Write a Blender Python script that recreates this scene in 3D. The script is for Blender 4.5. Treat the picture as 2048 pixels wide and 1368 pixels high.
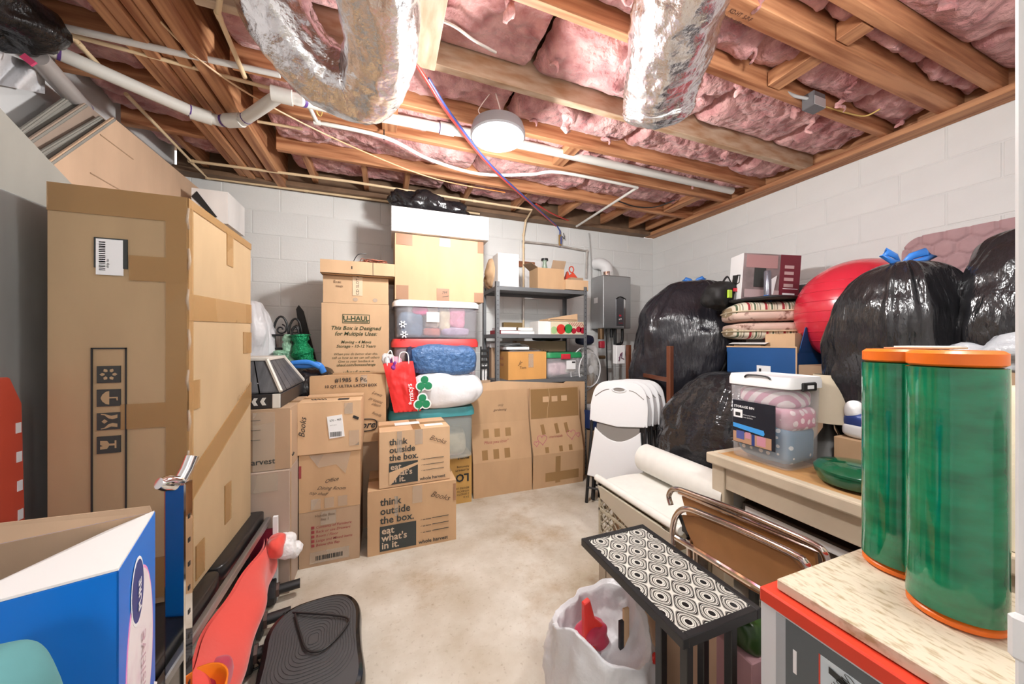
import bpy, bmesh, math, random
from mathutils import Vector, Matrix, noise
R = math.radians
for o in list(bpy.data.objects): bpy.data.objects.remove(o)
C = bpy.context.scene.collection
SC = bpy.context.scene

# ------------------------------------------------------------------ camera, light, exposure
FPX = 2048*12/36; YAW = R(20.5); CAMH = 1.30
cam_d = bpy.data.cameras.new('camera'); cam_d.lens = 12; cam_d.sensor_width = 36; cam_d.clip_start = 0.02
cam = bpy.data.objects.new('camera', cam_d); C.objects.link(cam)
cam.location = (0, 0, CAMH); cam.rotation_euler = (R(90), 0, -YAW)
SC.camera = cam
SC.view_settings.view_transform = 'Standard'; SC.view_settings.look = 'None'
SC.view_settings.gamma = 1; SC.view_settings.use_curve_mapping = False
SC.view_settings.exposure = 1.15
wd = bpy.data.worlds.new('world'); SC.world = wd; wd.use_nodes = True
wd.node_tree.nodes['Background'].inputs[0].default_value = (1, 1, 1, 1)
wd.node_tree.nodes['Background'].inputs[1].default_value = 0.6
LAMP = Vector((0.57, 1.74, 2.40))
def area_light(name, loc, rot, size, power, col=(1, 1, 1), shape='DISK'):
    l = bpy.data.lights.new(name, 'AREA'); l.energy = power; l.color = col; l.shape = shape; l.size = size
    o = bpy.data.objects.new(name, l); o.location = loc; o.rotation_euler = rot; C.objects.link(o); return o
def point_light(name, loc, power, rad, col=(1, 1, 1)):
    l = bpy.data.lights.new(name, 'POINT'); l.energy = power; l.color = col; l.shadow_soft_size = rad
    o = bpy.data.objects.new(name, l); o.location = loc; C.objects.link(o); return o
FILL_LAMP = Vector((1.15, .30, 2.42))      # unseen lamp added near the door, above the frame, to brighten the room
point_light('ceiling_lamp_light', LAMP-Vector((0, 0, .10)), 42, .07, (1, .98, .955))
point_light('door_fill_light', FILL_LAMP-Vector((0, 0, .10)), 13, .07, (1, .98, .955))
point_light('hallway_fill_light', (0, -1.0, 1.75), 22, .10, (1, .985, .96))  # added behind the camera as frontal fill, never in view

# ------------------------------------------------------------------ pixel helpers (2048 x 1368 photo)
_fx, _fy = math.sin(YAW), math.cos(YAW)
def ray(px, py):
    r = (px-1024)/FPX; return Vector((_fx+r*_fy, _fy-r*_fx, (684-py)/FPX))
O0 = Vector((0, 0, CAMH))
def PZ(px, py, z): v = ray(px, py); return O0+v*((z-CAMH)/v.z)
def PY(px, py, y): v = ray(px, py); return O0+v*(y/v.y)
def PX(px, py, x): v = ray(px, py); return O0+v*(x/v.x)

# ------------------------------------------------------------------ materials
MATS = {}
def mat(name, col, rough=.6, metal=0, var=0, vscale=6, bump=0, bscale=40, stretch=(1, 1, 1), spec=.5, col2=None,
        alpha=1, coat=0, emit=0, trans=0, detail=4, bstretch=None, bdist=.01, vlo=.3, vhi=.7, sheen=0):
    if name in MATS: return MATS[name]
    m = bpy.data.materials.new(name); m.use_nodes = True; nt = m.node_tree; N = nt.nodes; L = nt.links
    b = N['Principled BSDF']; b.inputs['Roughness'].default_value = rough; b.inputs['Metallic'].default_value = metal
    b.inputs['Base Color'].default_value = (*col, 1); b.inputs['Specular IOR Level'].default_value = spec
    b.inputs['Alpha'].default_value = alpha; b.inputs['Coat Weight'].default_value = coat
    b.inputs['Transmission Weight'].default_value = trans
    if sheen: b.inputs['Sheen Weight'].default_value = sheen
    if emit: b.inputs['Emission Color'].default_value = (*col, 1); b.inputs['Emission Strength'].default_value = emit
    tc = N.new('ShaderNodeTexCoord')
    def nz(scale, st, det):
        mp = N.new('ShaderNodeMapping'); mp.inputs['Scale'].default_value = st; L.new(tc.outputs['Object'], mp.inputs[0])
        t = N.new('ShaderNodeTexNoise'); t.inputs['Scale'].default_value = scale; t.inputs['Detail'].default_value = det
        L.new(mp.outputs[0], t.inputs['Vector']); return t
    if var or col2:
        t = nz(vscale, stretch, detail); rp = N.new('ShaderNodeValToRGB')
        c2 = col2 or tuple(min(1, c*(1+var)) for c in col); c1 = col if col2 else tuple(c*(1-var) for c in col)
        rp.color_ramp.elements[0].position = vlo; rp.color_ramp.elements[1].position = vhi
        rp.color_ramp.elements[0].color = (*c1, 1); rp.color_ramp.elements[1].color = (*c2, 1)
        L.new(t.outputs[0], rp.inputs[0]); L.new(rp.outputs[0], b.inputs['Base Color'])
    if bump:
        t = nz(bscale, bstretch or stretch, detail+2); bp = N.new('ShaderNodeBump')
        bp.inputs['Strength'].default_value = bump; bp.inputs['Distance'].default_value = bdist
        L.new(t.outputs[0], bp.inputs['Height']); L.new(bp.outputs[0], b.inputs['Normal'])
    MATS[name] = m; return m
def cardboard(name, col): return mat(name, col, .8, var=.10, vscale=5, bump=.06, bscale=120, spec=.2, stretch=(1, 1, .35), bdist=.004)
CB = cardboard('cardboard', (.52, .335, .19))
CBL = cardboard('cardboard_light', (.62, .415, .25))
CBO = cardboard('cardboard_orange', (.66, .34, .11))
CBD = cardboard('cardboard_dull', (.42, .29, .19))
CBG = cardboard('cardboard_greyed', (.40, .31, .25))
CBP = cardboard('cardboard_pinkish', (.60, .42, .29))
CBK = cardboard('cardboard_khaki', (.42, .30, .175))
CBW = cardboard('cardboard_white', (.82, .80, .78))
CBGY = cardboard('cardboard_shade_grey', (.30, .29, .26))  # shade on the leaning cartons, put into their colour
TAPE = mat('packing_tape', (.46, .27, .11), .25, spec=.5, alpha=.6)
TAPEC = mat('clear_tape', (.66, .56, .45), .12, spec=.6, alpha=.38)
TAPEB = mat('brown_tape', (.33, .17, .09), .35)
INK = mat('black_ink', (.02, .02, .02), .7)
INKG = mat('dark_green_ink', (.05, .07, .03), .7)
INKGREY = mat('charcoal_ink', (.035, .04, .038), .65)
INKR = mat('red_ink', (.30, .05, .05), .7)
INKP = mat('magenta_marker', (.5, .06, .2), .7)
PENB = mat('pen_brown', (.12, .07, .04), .7)
PAPER = mat('white_paper', (.86, .87, .88), .6)
WOOD = mat('joist_wood', (.30, .105, .042), .65, col2=(.60, .295, .145), vscale=4, vlo=.34, vhi=.62, stretch=(.45, 8, 8), bump=.15, bscale=10, bdist=.004)
WOODY = mat('joist_wood_across', (.28, .10, .042), .65, col2=(.56, .28, .135), vscale=4, vlo=.34, vhi=.62, stretch=(8, .45, 8), bump=.15, bscale=10, bdist=.004)
WOODP = mat('paint_smeared_wood', (.40, .22, .11), .65, col2=(.62, .49, .36), vscale=4, stretch=(1.5, 6, 6), bump=.15, bscale=10, bdist=.004)
SUB = mat('subfloor_osb', (.22, .13, .07), .8, var=.3, vscale=30)
PINK = mat('pink_fibreglass', (.40, .145, .15), .95, col2=(.82, .48, .46), vscale=9, bump=.9, bscale=26, bdist=.03, spec=.1, sheen=.3, detail=6)
BLOCK = mat('painted_block', (.76, .77, .76), .7, var=.035, vscale=3, bump=.25, bscale=70, bdist=.004, spec=.3)
MORTAR = mat('painted_mortar', (.72, .73, .72), .75, bump=.2, bscale=60, bdist=.004)
WHITEP = mat('white_paint', (.80, .80, .80), .45)
CHROME = mat('chrome', (.85, .85, .86), .05, 1)
CHROMED = mat('worn_chrome', (.62, .54, .50), .12, 1, var=.25, vscale=8)
STEELG = mat('grey_shelf_steel', (.17, .18, .19), .4, .3, spec=.5)
BLACKM = mat('black_metal', (.012, .012, .013), .35)
BLACKP = mat('black_plastic', (.016, .016, .017), .45)
BAGK = mat('black_bag_film', (.013, .013, .015), .20, spec=.6, bump=.55, bscale=7, bdist=.05, bstretch=(1.6, 1.6, .5), detail=3)
BAGG = mat('dark_grey_bag_film', (.020, .020, .026), .22, spec=.65, bump=.5, bscale=6, bdist=.05, bstretch=(1.6, 1.6, .5), detail=3)
BAGT = mat('sheer_black_bag_film', (.016, .016, .019), .18, spec=.65, bump=.55, bscale=6, bdist=.05, bstretch=(.8, .8, 1.4), detail=3)
BAGW = mat('white_bag_film', (.68, .68, .70), .35, spec=.4, bump=.5, bscale=9, bdist=.03, detail=3)
BLUETIE = mat('blue_drawstring_film', (.04, .22, .70), .3)
FOIL = mat('crinkled_foil', (.88, .88, .90), .24, 1, bump=.5, bscale=9, bdist=.05, bstretch=(1, 1, 1), detail=5)
PVC = mat('white_pvc', (.66, .65, .61), .35)
CPVC = mat('cream_cpvc', (.76, .58, .36), .4)
PURPLE = mat('purple_primer', (.10, .04, .22), .4)
PEXR = mat('red_pex', (.60, .05, .04), .35)
PEXB = mat('blue_pex', (.06, .10, .36), .35)
LIDW = mat('white_lid_plastic', (.82, .83, .84), .35)
def clear(name, col, alpha): return mat(name, col, .16, alpha=alpha, spec=.6)
CLR = clear('clear_tote_plastic', (.66, .66, .72), .17)
CLRW = clear('frosted_tote_plastic', (.85, .86, .90), .17)
CLRP = clear('pale_pink_tote_plastic', (.80, .62, .70), .28)
CLRG = clear('greenish_tote_plastic', (.60, .66, .64), .30)

# ------------------------------------------------------------------ mesh builder
class M:
    def __init__(s): s.v = []; s.f = []
    def quad(s, pts): n = len(s.v); s.v += [Vector(p) for p in pts]; s.f.append(list(range(n, n+len(pts)))); return s
    def box(s, x0, x1, y0, y1, z0, z1, X=None):
        n = len(s.v)
        p = [Vector((x, y, z)) for z in (z0, z1) for y in (y0, y1) for x in (x0, x1)]
        if X: p = [X @ q for q in p]
        s.v += p
        for a in ((0, 2, 3, 1), (4, 5, 7, 6), (0, 1, 5, 4), (2, 6, 7, 3), (0, 4, 6, 2), (1, 3, 7, 5)): s.f.append([n+i for i in a])
        return s
    def bar(s, a, b, w, h, up=(0, 0, 1)):
        a = Vector(a); b = Vector(b); d = (b-a); L = d.length; d.normalize(); up = Vector(up)
        sd = d.cross(up)
        if sd.length < 1e-4: sd = d.cross(Vector((1, 0, 0)))
        sd.normalize(); u = sd.cross(d)
        X = Matrix((( d.x, sd.x, u.x, a.x), (d.y, sd.y, u.y, a.y), (d.z, sd.z, u.z, a.z), (0, 0, 0, 1)))
        return s.box(0, L, -w/2, w/2, -h/2, h/2, X)
    def tube(s, pts, r, seg=10, closed=False, cap=True, sq=1):
        pts = [Vector(p) for p in pts]; n = len(pts); rs = r if isinstance(r, (list, tuple)) else [r]*n
        up = None; base = len(s.v)
        for i in range(n):
            a = pts[(i-1) % n] if (i > 0 or closed) else pts[i]; b = pts[(i+1) % n] if (i < n-1 or closed) else pts[i]
            t = (b-a)
            t = t.normalized() if t.length > 1e-9 else Vector((0, 0, 1))
            if up is None:
                up = Vector((0, 0, 1)) if abs(t.z) < .9 else Vector((1, 0, 0))
            up = (up - t*up.dot(t)); up.normalize(); sd = t.cross(up)
            for k in range(seg):
                an = 2*math.pi*k/seg; s.v.append(pts[i]+(sd*math.cos(an)*sq+up*math.sin(an))*rs[i])
        m = n if closed else n-1
        for i in range(m):
            j = (i+1) % n
            for k in range(seg):
                l = (k+1) % seg; s.f.append([base+i*seg+k, base+i*seg+l, base+j*seg+l, base+j*seg+k])
        if cap and not closed:
            s.f.append([base+k for k in range(seg)][::-1]); s.f.append([base+(n-1)*seg+k for k in range(seg)])
        return s
    def lathe(s, prof, seg=32, c=(0, 0, 0), X=None, sx=1, sy=1):
        base = len(s.v); c = Vector(c)
        for (r, z) in prof:
            for k in range(seg):
                a = 2*math.pi*k/seg; p = Vector((r*math.cos(a)*sx, r*math.sin(a)*sy, z))
                s.v.append((X @ p if X else p)+c)
        for i in range(len(prof)-1):
            for k in range(seg):
                l = (k+1) % seg; s.f.append([base+i*seg+k, base+i*seg+l, base+(i+1)*seg+l, base+(i+1)*seg+k])
        if prof[0][0] > 1e-6: s.f.append([base+k for k in range(seg)][::-1])
        if prof[-1][0] > 1e-6: s.f.append([base+(len(prof)-1)*seg+k for k in range(seg)])
        return s
    def grid(s, fn, nu, nv, wrap=False):
        base = len(s.v)
        for i in range(nu+1):
            for j in range(nv+(0 if wrap else 1)): s.v.append(Vector(fn(i/nu, j/nv)))
        w = nv if wrap else nv+1
        for i in range(nu):
            for j in range(nv):
                k = (j+1) % nv if wrap else j+1
                s.f.append([base+i*w+j, base+i*w+k, base+(i+1)*w+k, base+(i+1)*w+j])
        return s
    def prism(s, pts, off):
        """closed outline (3D points) extruded by vector off"""
        n = len(pts); base = len(s.v); off = Vector(off)
        s.v += [Vector(p) for p in pts]+[Vector(p)+off for p in pts]
        s.f.append(list(range(base, base+n))[::-1]); s.f.append(list(range(base+n, base+2*n)))
        for i in range(n): j = (i+1) % n; s.f.append([base+i, base+j, base+n+j, base+n+i])
        return s
    def mesh(s, name, m, smooth=False, bevel=0, segs=1):
        me = bpy.data.meshes.new(name); me.from_pydata([tuple(v) for v in s.v], [], s.f)
        bm = bmesh.new(); bm.from_mesh(me)
        bmesh.ops.remove_doubles(bm, verts=bm.verts, dist=1e-6)
        bmesh.ops.recalc_face_normals(bm, faces=bm.faces)
        if bevel: bmesh.ops.bevel(bm, geom=list(bm.edges), offset=bevel, segments=segs, affect='EDGES', profile=.5, clamp_overlap=True)
        if smooth:
            for f in bm.faces: f.smooth = True
            if smooth == 'auto':
                for e in bm.edges:
                    if len(e.link_faces) == 2 and e.calc_face_angle(0) > R(35): e.smooth = False
        bm.to_mesh(me); bm.free(); me.materials.append(m); return me
    def build(s, name, m, parent=None, smooth=False, bevel=0, segs=1, world=False):
        if world and parent is not None:
            inv = parent.matrix_basis.inverted(); s.v = [inv @ v for v in s.v]
        o = bpy.data.objects.new(name, s.mesh(name, m, smooth, bevel, segs)); C.objects.link(o)
        if parent is not None: o.parent = parent
        return o
def tag(o, label, cat, group=None):
    o['label'] = label; o['category'] = cat
    if group: o['group'] = group
    return o
def thing(name, label, cat, loc=(0, 0, 0), rz=0, group=None, rot=None):
    o = bpy.data.objects.new(name, None); C.objects.link(o); o.empty_display_size = .05
    if rot: o.matrix_basis = Matrix.Translation(Vector(loc)) @ rot.to_4x4()
    else: o.matrix_basis = Matrix.Translation(Vector(loc)) @ Matrix.Rotation(rz, 4, 'Z')
    return tag(o, label, cat, group)
def struct(o): o['kind'] = 'structure'; return o
def dup(root, **kw):
    r = root.copy(); C.objects.link(r)
    for k, v in kw.items(): r[k] = v
    for ch in list(root.children):
        c = ch.copy(); C.objects.link(c); c.parent = r
        for g in list(ch.children): d = g.copy(); C.objects.link(d); d.parent = c
    return r
def fbm(p, o=3): return noise.fractal(Vector(p), .9, 2.1, o)
def blob(c, rx, ry, rz, e=.6, namp=.0, nf=3, nu=24, nv=36, seed=0, mm=None, bend=0, eh=None):
    m = mm or M(); c = Vector(c); eh = eh or e
    def pw(x, k): return math.copysign(abs(x)**k, x)
    def fn(u, v):
        la = math.pi*(u-.5); lo = 2*math.pi*v
        p = Vector((rx*pw(math.cos(la), e)*pw(math.cos(lo), eh), ry*pw(math.cos(la), e)*pw(math.sin(lo), eh), rz*pw(math.sin(la), e)))
        if namp:
            d = fbm((p+c)*nf+Vector((seed*7.3, seed*3.1, 0)))
            p += p.normalized()*namp*d
        if bend: p.z += bend*(p.x/rx)**2
        return p+c
    return m.grid(fn, nu, nv, True)
# lettering: flat printed text laid on a face of a thing
def text_mesh(s, size=1, shear=0, align='LEFT', bold=0, spacing=1):
    cu = bpy.data.curves.new('t', 'FONT'); cu.body = s; cu.size = size; cu.shear = shear; cu.align_x = align
    cu.offset = bold*size; cu.resolution_u = 2; cu.space_line = .95; cu.space_character = spacing
    o = bpy.data.objects.new('t', cu); C.objects.link(o); bpy.context.view_layer.update()
    me = bpy.data.meshes.new_from_object(o.evaluated_get(bpy.context.evaluated_depsgraph_get()))
    vs = [v.co.copy() for v in me.vertices]; fs = [list(p.vertices) for p in me.polygons]
    bpy.data.objects.remove(o); bpy.data.curves.remove(cu); bpy.data.meshes.remove(me)
    return vs, fs
FACES = {'front': (Vector((1, 0, 0)), Vector((0, 0, 1)), Vector((0, -1, 0))), 'right': (Vector((0, 1, 0)), Vector((0, 0, 1)), Vector((1, 0, 0))),
         'left': (Vector((0, -1, 0)), Vector((0, 0, 1)), Vector((-1, 0, 0))), 'top': (Vector((1, 0, 0)), Vector((0, 1, 0)), Vector((0, 0, 1)))}
class Face:
    """a face of a thing: origin at its lower left corner (as one looks at it)"""
    def __init__(s, parent, o, which, off=.0012, axes=None):
        s.p = parent; s.o = Vector(o); s.u, s.w, s.n = axes or FACES[which]; s.off = off
    def pt(s, x, y, k=0): return s.o+s.u*x+s.w*y+s.n*(s.off+k)
    def text(s, items, m, name='lettering', k=.0006):
        b = M()
        for it in items:
            t, x, y, size = it[:4]; kw = it[4] if len(it) > 4 else {}
            rot = R(kw.get('rot', 0)); sx = kw.get('sx', 1)
            vs, fs = text_mesh(t, size, kw.get('shear', 0), kw.get('align', 'LEFT'), kw.get('bold', 0), kw.get('sp', 1))
            n = len(b.v)
            for v in vs:
                a, c = v.x*sx, v.y
                b.v.append(s.pt(x+a*math.cos(rot)-c*math.sin(rot), y+a*math.sin(rot)+c*math.cos(rot), k))
            b.f += [[n+i for i in f] for f in fs]
        return b.build(name, m, s.p)
    def rect(s, x0, x1, y0, y1, m, name='tape', k=0, rot=0):
        cx, cy = (x0+x1)/2, (y0+y1)/2; b = M(); q = []
        for x, y in ((x0, y0), (x1, y0), (x1, y1), (x0, y1)):
            dx, dy = x-cx, y-cy; q.append(s.pt(cx+dx*math.cos(rot)-dy*math.sin(rot), cy+dx*math.sin(rot)+dy*math.cos(rot), k-s.off))
        return b.prism(q, s.n*s.off).build(name, m, s.p)
    def poly(s, pts, m, name='print', k=0):
        return M().prism([s.pt(x, y, k-s.off) for x, y in pts], s.n*s.off).build(name, m, s.p)
    def strokes(s, lines, r, m, name='drawing'):
        b = M()
        for l in lines: b.tube([s.pt(x, y, 0) for x, y in l], r, 5)
        return b.build(name, m, s.p)
    def scribble(s, x, y, w, h, n, m, seed=1, rot=0, r=.0012, name='handwriting'):
        rnd = random.Random(seed); pts = []
        for i in range(n*4):
            a = x+w*i/(n*4); b_ = h*(.5+.5*math.sin(i*1.57+rnd.random()))*rnd.uniform(.4, 1)
            dx, dy = a-x, b_; pts.append((x+dx*math.cos(rot)-dy*math.sin(rot), y+dx*math.sin(rot)+dy*math.cos(rot)))
        return s.strokes([pts], r, m, name)

# ------------------------------------------------------------------ cartons
def carton(name, label, x0, x1, yf, z0, z1, d, m=CB, rz=0, cat='box', group=None, flaps=True, tape=TAPE, seed=0, dent=.003):
    w, h = x1-x0, z1-z0
    c = Vector(((x0+x1)/2, yf+d/2, z0))
    t = thing(name, label, cat, c, rz, group)
    fl = .004 if flaps else 0
    b = M(); nn = 5
    def side(o, u, v):
        def fn(i, j):
            p = Vector(o)+Vector(u)*i+Vector(v)*j
            e = min(i, 1-i, j, 1-j)
            q = fbm(p*4+Vector((seed*5.1, 0, 0)))*dent*min(1, e*4)
            n = Vector(u).cross(Vector(v)).normalized(); return p+n*q
        b.grid(fn, nn, nn)
    X0, X1, Y0, Y1, H = -w/2, w/2, -d/2, d/2, h-fl
    side((X0, Y0, 0), (w, 0, 0), (0, 0, H)); side((X1, Y0, 0), (0, d, 0), (0, 0, H)); side((X1, Y1, 0), (-w, 0, 0), (0, 0, H))
    side((X0, Y1, 0), (0, -d, 0), (0, 0, H)); side((X0, Y0, H), (w, 0, 0), (0, d, 0)); side((X0, Y1, 0), (w, 0, 0), (0, -d, 0))
    b.build('carton_body', m, t, smooth='auto')
    if flaps:
        for s in (-1, 1):
            y0, y1 = (Y0, -.002) if s < 0 else (.002, Y1)
            fo_ = M().box(X0, X1, y0, y1, h-fl-.0005, h, ).build('flap', m, t, bevel=.0015)
        if tape: M().box(X0-.0008, X1+.0008, -.025, .025, h-.0008, h+.0012).build('tape', tape, fo_)
    t['w'] = w; t['d'] = d; t['h'] = h
    return t
def front(t): return Face(t, (-t['w']/2, -t['d']/2, 0), 'front', off=.0035)
def rside(t): return Face(t, (t['w']/2, -t['d']/2, 0), 'right', off=.0035)
def lside(t): return Face(t, (-t['w']/2, t['d']/2, 0), 'left', off=.0035)
def top(t): return Face(t, (-t['w']/2, -t['d']/2, t['h']), 'top', off=.002)
def barcode(f, x, y, w, h, m=INK, vert=False, n=14, seed=3):
    rnd = random.Random(seed); b = M(); p = 0
    while p < 1:
        bw = rnd.uniform(.02, .05)
        a0, a1 = p, min(1, p+bw)
        if vert: q = [(x, y+h*a0), (x+w, y+h*a0), (x+w, y+h*a1), (x, y+h*a1)]
        else: q = [(x+w*a0, y), (x+w*a1, y), (x+w*a1, y+h), (x+w*a0, y+h)]
        b.quad([f.pt(i, j, .0012) for i, j in q]); p += bw+rnd.uniform(.015, .04)
    return b.build('barcode', m, f.p)

# ------------------------------------------------------------------ plastic bags
def bag_mesh(rx, ry, h, seed, pleat=.05, namp=.06, sq=.75, neck=.0, lean=(0, 0), nu=56, nv=96, droop=0, topflat=.5, nf=2.2):
    b = M()
    def pw(x, k): return math.copysign(abs(x)**k, x)
    def fn(u, v):
        an = 2*math.pi*v; la = math.pi*(u-.5)
        rr = abs(math.cos(la))**(.45 if u < .5 else topflat); z = (math.sin(la)*.5+.5)
        z = z if u < .5 else .5+.5*math.sin(la)**.9
        tt = max(0, (u-.55)/.45)
        pl = 1+pleat*tt*math.sin(13*an+3*noise.noise(Vector((an, seed, 1))))+pleat*.6*tt*math.sin(23*an+seed)
        x = rx*rr*pl*pw(math.cos(an), sq); y = ry*rr*pl*pw(math.sin(an), sq); zz = z*h
        p = Vector((x, y, zz)); d = fbm(Vector((p.x*nf, p.y*nf, p.z*nf*.8))+Vector((seed*3.7, seed*1.3, 0)), 4)
        k = min(1, u*6)
        d2 = noise.noise(Vector((an*6, p.z*3.5, seed)))*.25
        f = 1+namp*(d+d2)*k/max(.15, (rx+ry)/2)
        p = Vector((x*f, y*f, zz+namp*.4*d*k*min(1, (1-u)*5)))
        p.x += lean[0]*z; p.y += lean[1]*z
        if u > .97: p.z += neck*(u-.97)/.03
        return p
    return b.grid(fn, nu, nv, True)
def bag(name, label, c, rx, ry, h, seed, m=BAGK, rz=0, group=None, tie=None, tiescale=1, cat='bag', **kw):
    t = thing(name, label, cat, c, rz, group)
    lean = kw.get('lean', (0, 0)); bag_mesh(rx, ry, h, seed, **kw).build('bag_film', m, t, smooth=True)
    if tie:
        k = M(); zc = h*.985; x0, y0 = lean; s = tiescale
        for sg in (-1, 1):
            pts = [(x0, y0, zc), (x0+sg*.03*s, y0-.01, zc+.035*s), (x0+sg*.075*s, y0-.02, zc+.05*s), (x0+sg*.10*s, y0-.025, zc+.035*s), (x0+sg*.06*s, y0-.02, zc+.015*s), (x0, y0-.01, zc+.005)]
            k.tube(pts, [.008*s, .013*s, .016*s, .013*s, .013*s, .008*s], 8, sq=.35)
        k.tube([(x0+.045*math.cos(a)*s, y0+.045*math.sin(a)*s, zc-.01) for a in [i*math.pi/6 for i in range(12)]], .009*s, 6, closed=True)
        k.build('drawstring', tie, t, smooth=True)
    return t

# ================================================================== the setting
XL, XR, YB, WH = -1.5, 3.17, 3.41, 2.60
def concrete():
    m = bpy.data.materials.new('worn_concrete'); m.use_nodes = True; nt = m.node_tree; N = nt.nodes; L = nt.links; b = N['Principled BSDF']
    b.inputs['Roughness'].default_value = .62; b.inputs['Specular IOR Level'].default_value = .35
    tc = N.new('ShaderNodeTexCoord')
    def nz(s, d, rough=.5):
        t = N.new('ShaderNodeTexNoise'); t.inputs['Scale'].default_value = s; t.inputs['Detail'].default_value = d; t.inputs['Roughness'].default_value = rough
        L.new(tc.outputs['Object'], t.inputs['Vector']); return t
    def ramp(t, a, ca, c, cc):
        r = N.new('ShaderNodeValToRGB'); r.color_ramp.elements[0].position = a; r.color_ramp.elements[1].position = c
        r.color_ramp.elements[0].color = (*ca, 1); r.color_ramp.elements[1].color = (*cc, 1); L.new(t.outputs[0], r.inputs[0]); return r
    base = ramp(nz(2.2, 6, .6), .32, (.44, .375, .28), .64, (.68, .64, .56))
    stain = ramp(nz(1.5, 9, .7), .52, (1, 1, 1), .68, (.62, .46, .28))
    speck = ramp(nz(55, 3), .60, (1, 1, 1), .74, (.55, .48, .40))
    a = N.new('ShaderNodeMixRGB'); a.blend_type = 'MULTIPLY'; a.inputs[0].default_value = .75; L.new(base.outputs[0], a.inputs[1]); L.new(stain.outputs[0], a.inputs[2])
    c = N.new('ShaderNodeMixRGB'); c.blend_type = 'MULTIPLY'; c.inputs[0].default_value = .45; L.new(a.outputs[0], c.inputs[1]); L.new(speck.outputs[0], c.inputs[2])
    L.new(c.outputs[0], b.inputs['Base Color'])
    bp = N.new('ShaderNodeBump'); bp.inputs['Strength'].default_value = .15; bp.inputs['Distance'].default_value = .004; t = nz(30, 6); L.new(t.outputs[0], bp.inputs['Height']); L.new(bp.outputs[0], b.inputs['Normal'])
    return m
struct(M().box(XL-.2, XR+.2, -2.6, YB+.2, -.1, 0).build('floor', concrete()))
# block walls: recessed mortar slab with every painted block a child
bw = struct(M().box(XL-.2, XR+.2, YB+.003, YB+.2, 0, WH).build('wall_back', MORTAR))
rw = struct(M().box(XR+.003, XR+.2, -.15, YB+.003, 0, WH).build('wall_right', MORTAR))
blk = M().box(-.1975, .1975, -.012, .012, -.0975, .0975).mesh('block', BLOCK, bevel=.004)
hblk = M().box(-.0975, .0975, -.012, .012, -.0975, .0975).mesh('half_block', BLOCK, bevel=.004)
def blocks(parent, p0, d, length, rz):
    for r in range(13):
        z = .1+.2*r; s = 0
        while s < length-.05:
            L_ = .2 if (s == 0 and r % 2) else .4
            L_ = .2 if length-s < .3 else L_
            o = bpy.data.objects.new('block', hblk if L_ < .3 else blk); C.objects.link(o); o.parent = parent
            q = Vector(p0)+Vector(d)*(s+L_/2); o.location = (q.x, q.y, z); o.rotation_euler.z = rz; s += L_
blocks(bw, (XR, YB+.012, 0), (-1, 0, 0), XR-XL, 0)
blocks(rw, (XR+.012, YB, 0), (0, -1, 0), YB+.1, R(90))
struct(M().box(XL-.2, XL, -.15, YB, 0, WH+.002).box(XL-.2, XL-.03, -.15, YB, WH+.002, 2.88).build('wall_left', WHITEP))
fw = M(); fw.box(XL, -.47, -.05, .095, 0, 2.88); fw.box(.47, XR, -.05, .095, 0, 2.88); fw.box(-.47, .47, -.05, .095, 2.07, 2.88)
struct(fw.build('wall_front', WHITEP))
jb = M(); jb.box(.45, .469, -.06, .095, 0, 2.05); jb.box(-.469, -.45, -.06, .095, 0, 2.05); jb.box(-.469, .469, -.06, .095, 2.051, 2.069)
jb.box(.455, .515, .096, .111, 0, 2.11); jb.box(-.515, -.455, .096, .111, 0, 2.11)
tr = struct(jb.build('trim_1', WHITEP, bevel=.002))
M().box(.444, .452, .095, .112, 1.06, 1.095).build('strike_plate', WHITEP, tr, bevel=.003)
# hallway behind the camera
hw = M(); hw.box(-1.2, -1.1, -2.6, -.05, 0, 2.45); hw.box(1.1, 1.2, -2.6, -.05, 0, 2.45); hw.box(-1.2, 1.2, -2.7, -2.6, 0, 2.45)
struct(hw.build('wall_hall', WHITEP)); struct(M().box(-1.2, 1.2, -2.7, -.05, 2.45, 2.5).build('ceiling_hall', WHITEP))
LENS = mat('lit_lens', (1, 1, 1), .4, emit=9)
HOUS = mat('lamp_housing_grey', (.22, .21, .22), .4)
hl = thing('hallway_fill_lamp', 'globe floor lamp standing in the hallway outside the door', 'lamp', (0, -1.0, 0))  # body for the added hallway fill light
M().lathe([(.11, 1.64), (.12, 1.75), (.11, 1.86), (.10, 1.86), (.11, 1.75), (.10, 1.64)], 32).build('shade_ring', mat('translucent_shade', (.9, .9, .88), .5, alpha=.25), hl, smooth=True); M().tube([(0, 0, .02), (0, 0, 1.62)], .012, 10).build('pole', HOUS, hl); M().lathe([(.14, 0), (.14, .02), (.001, .03)], 28).build('base', HOUS, hl, smooth='auto')

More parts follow.
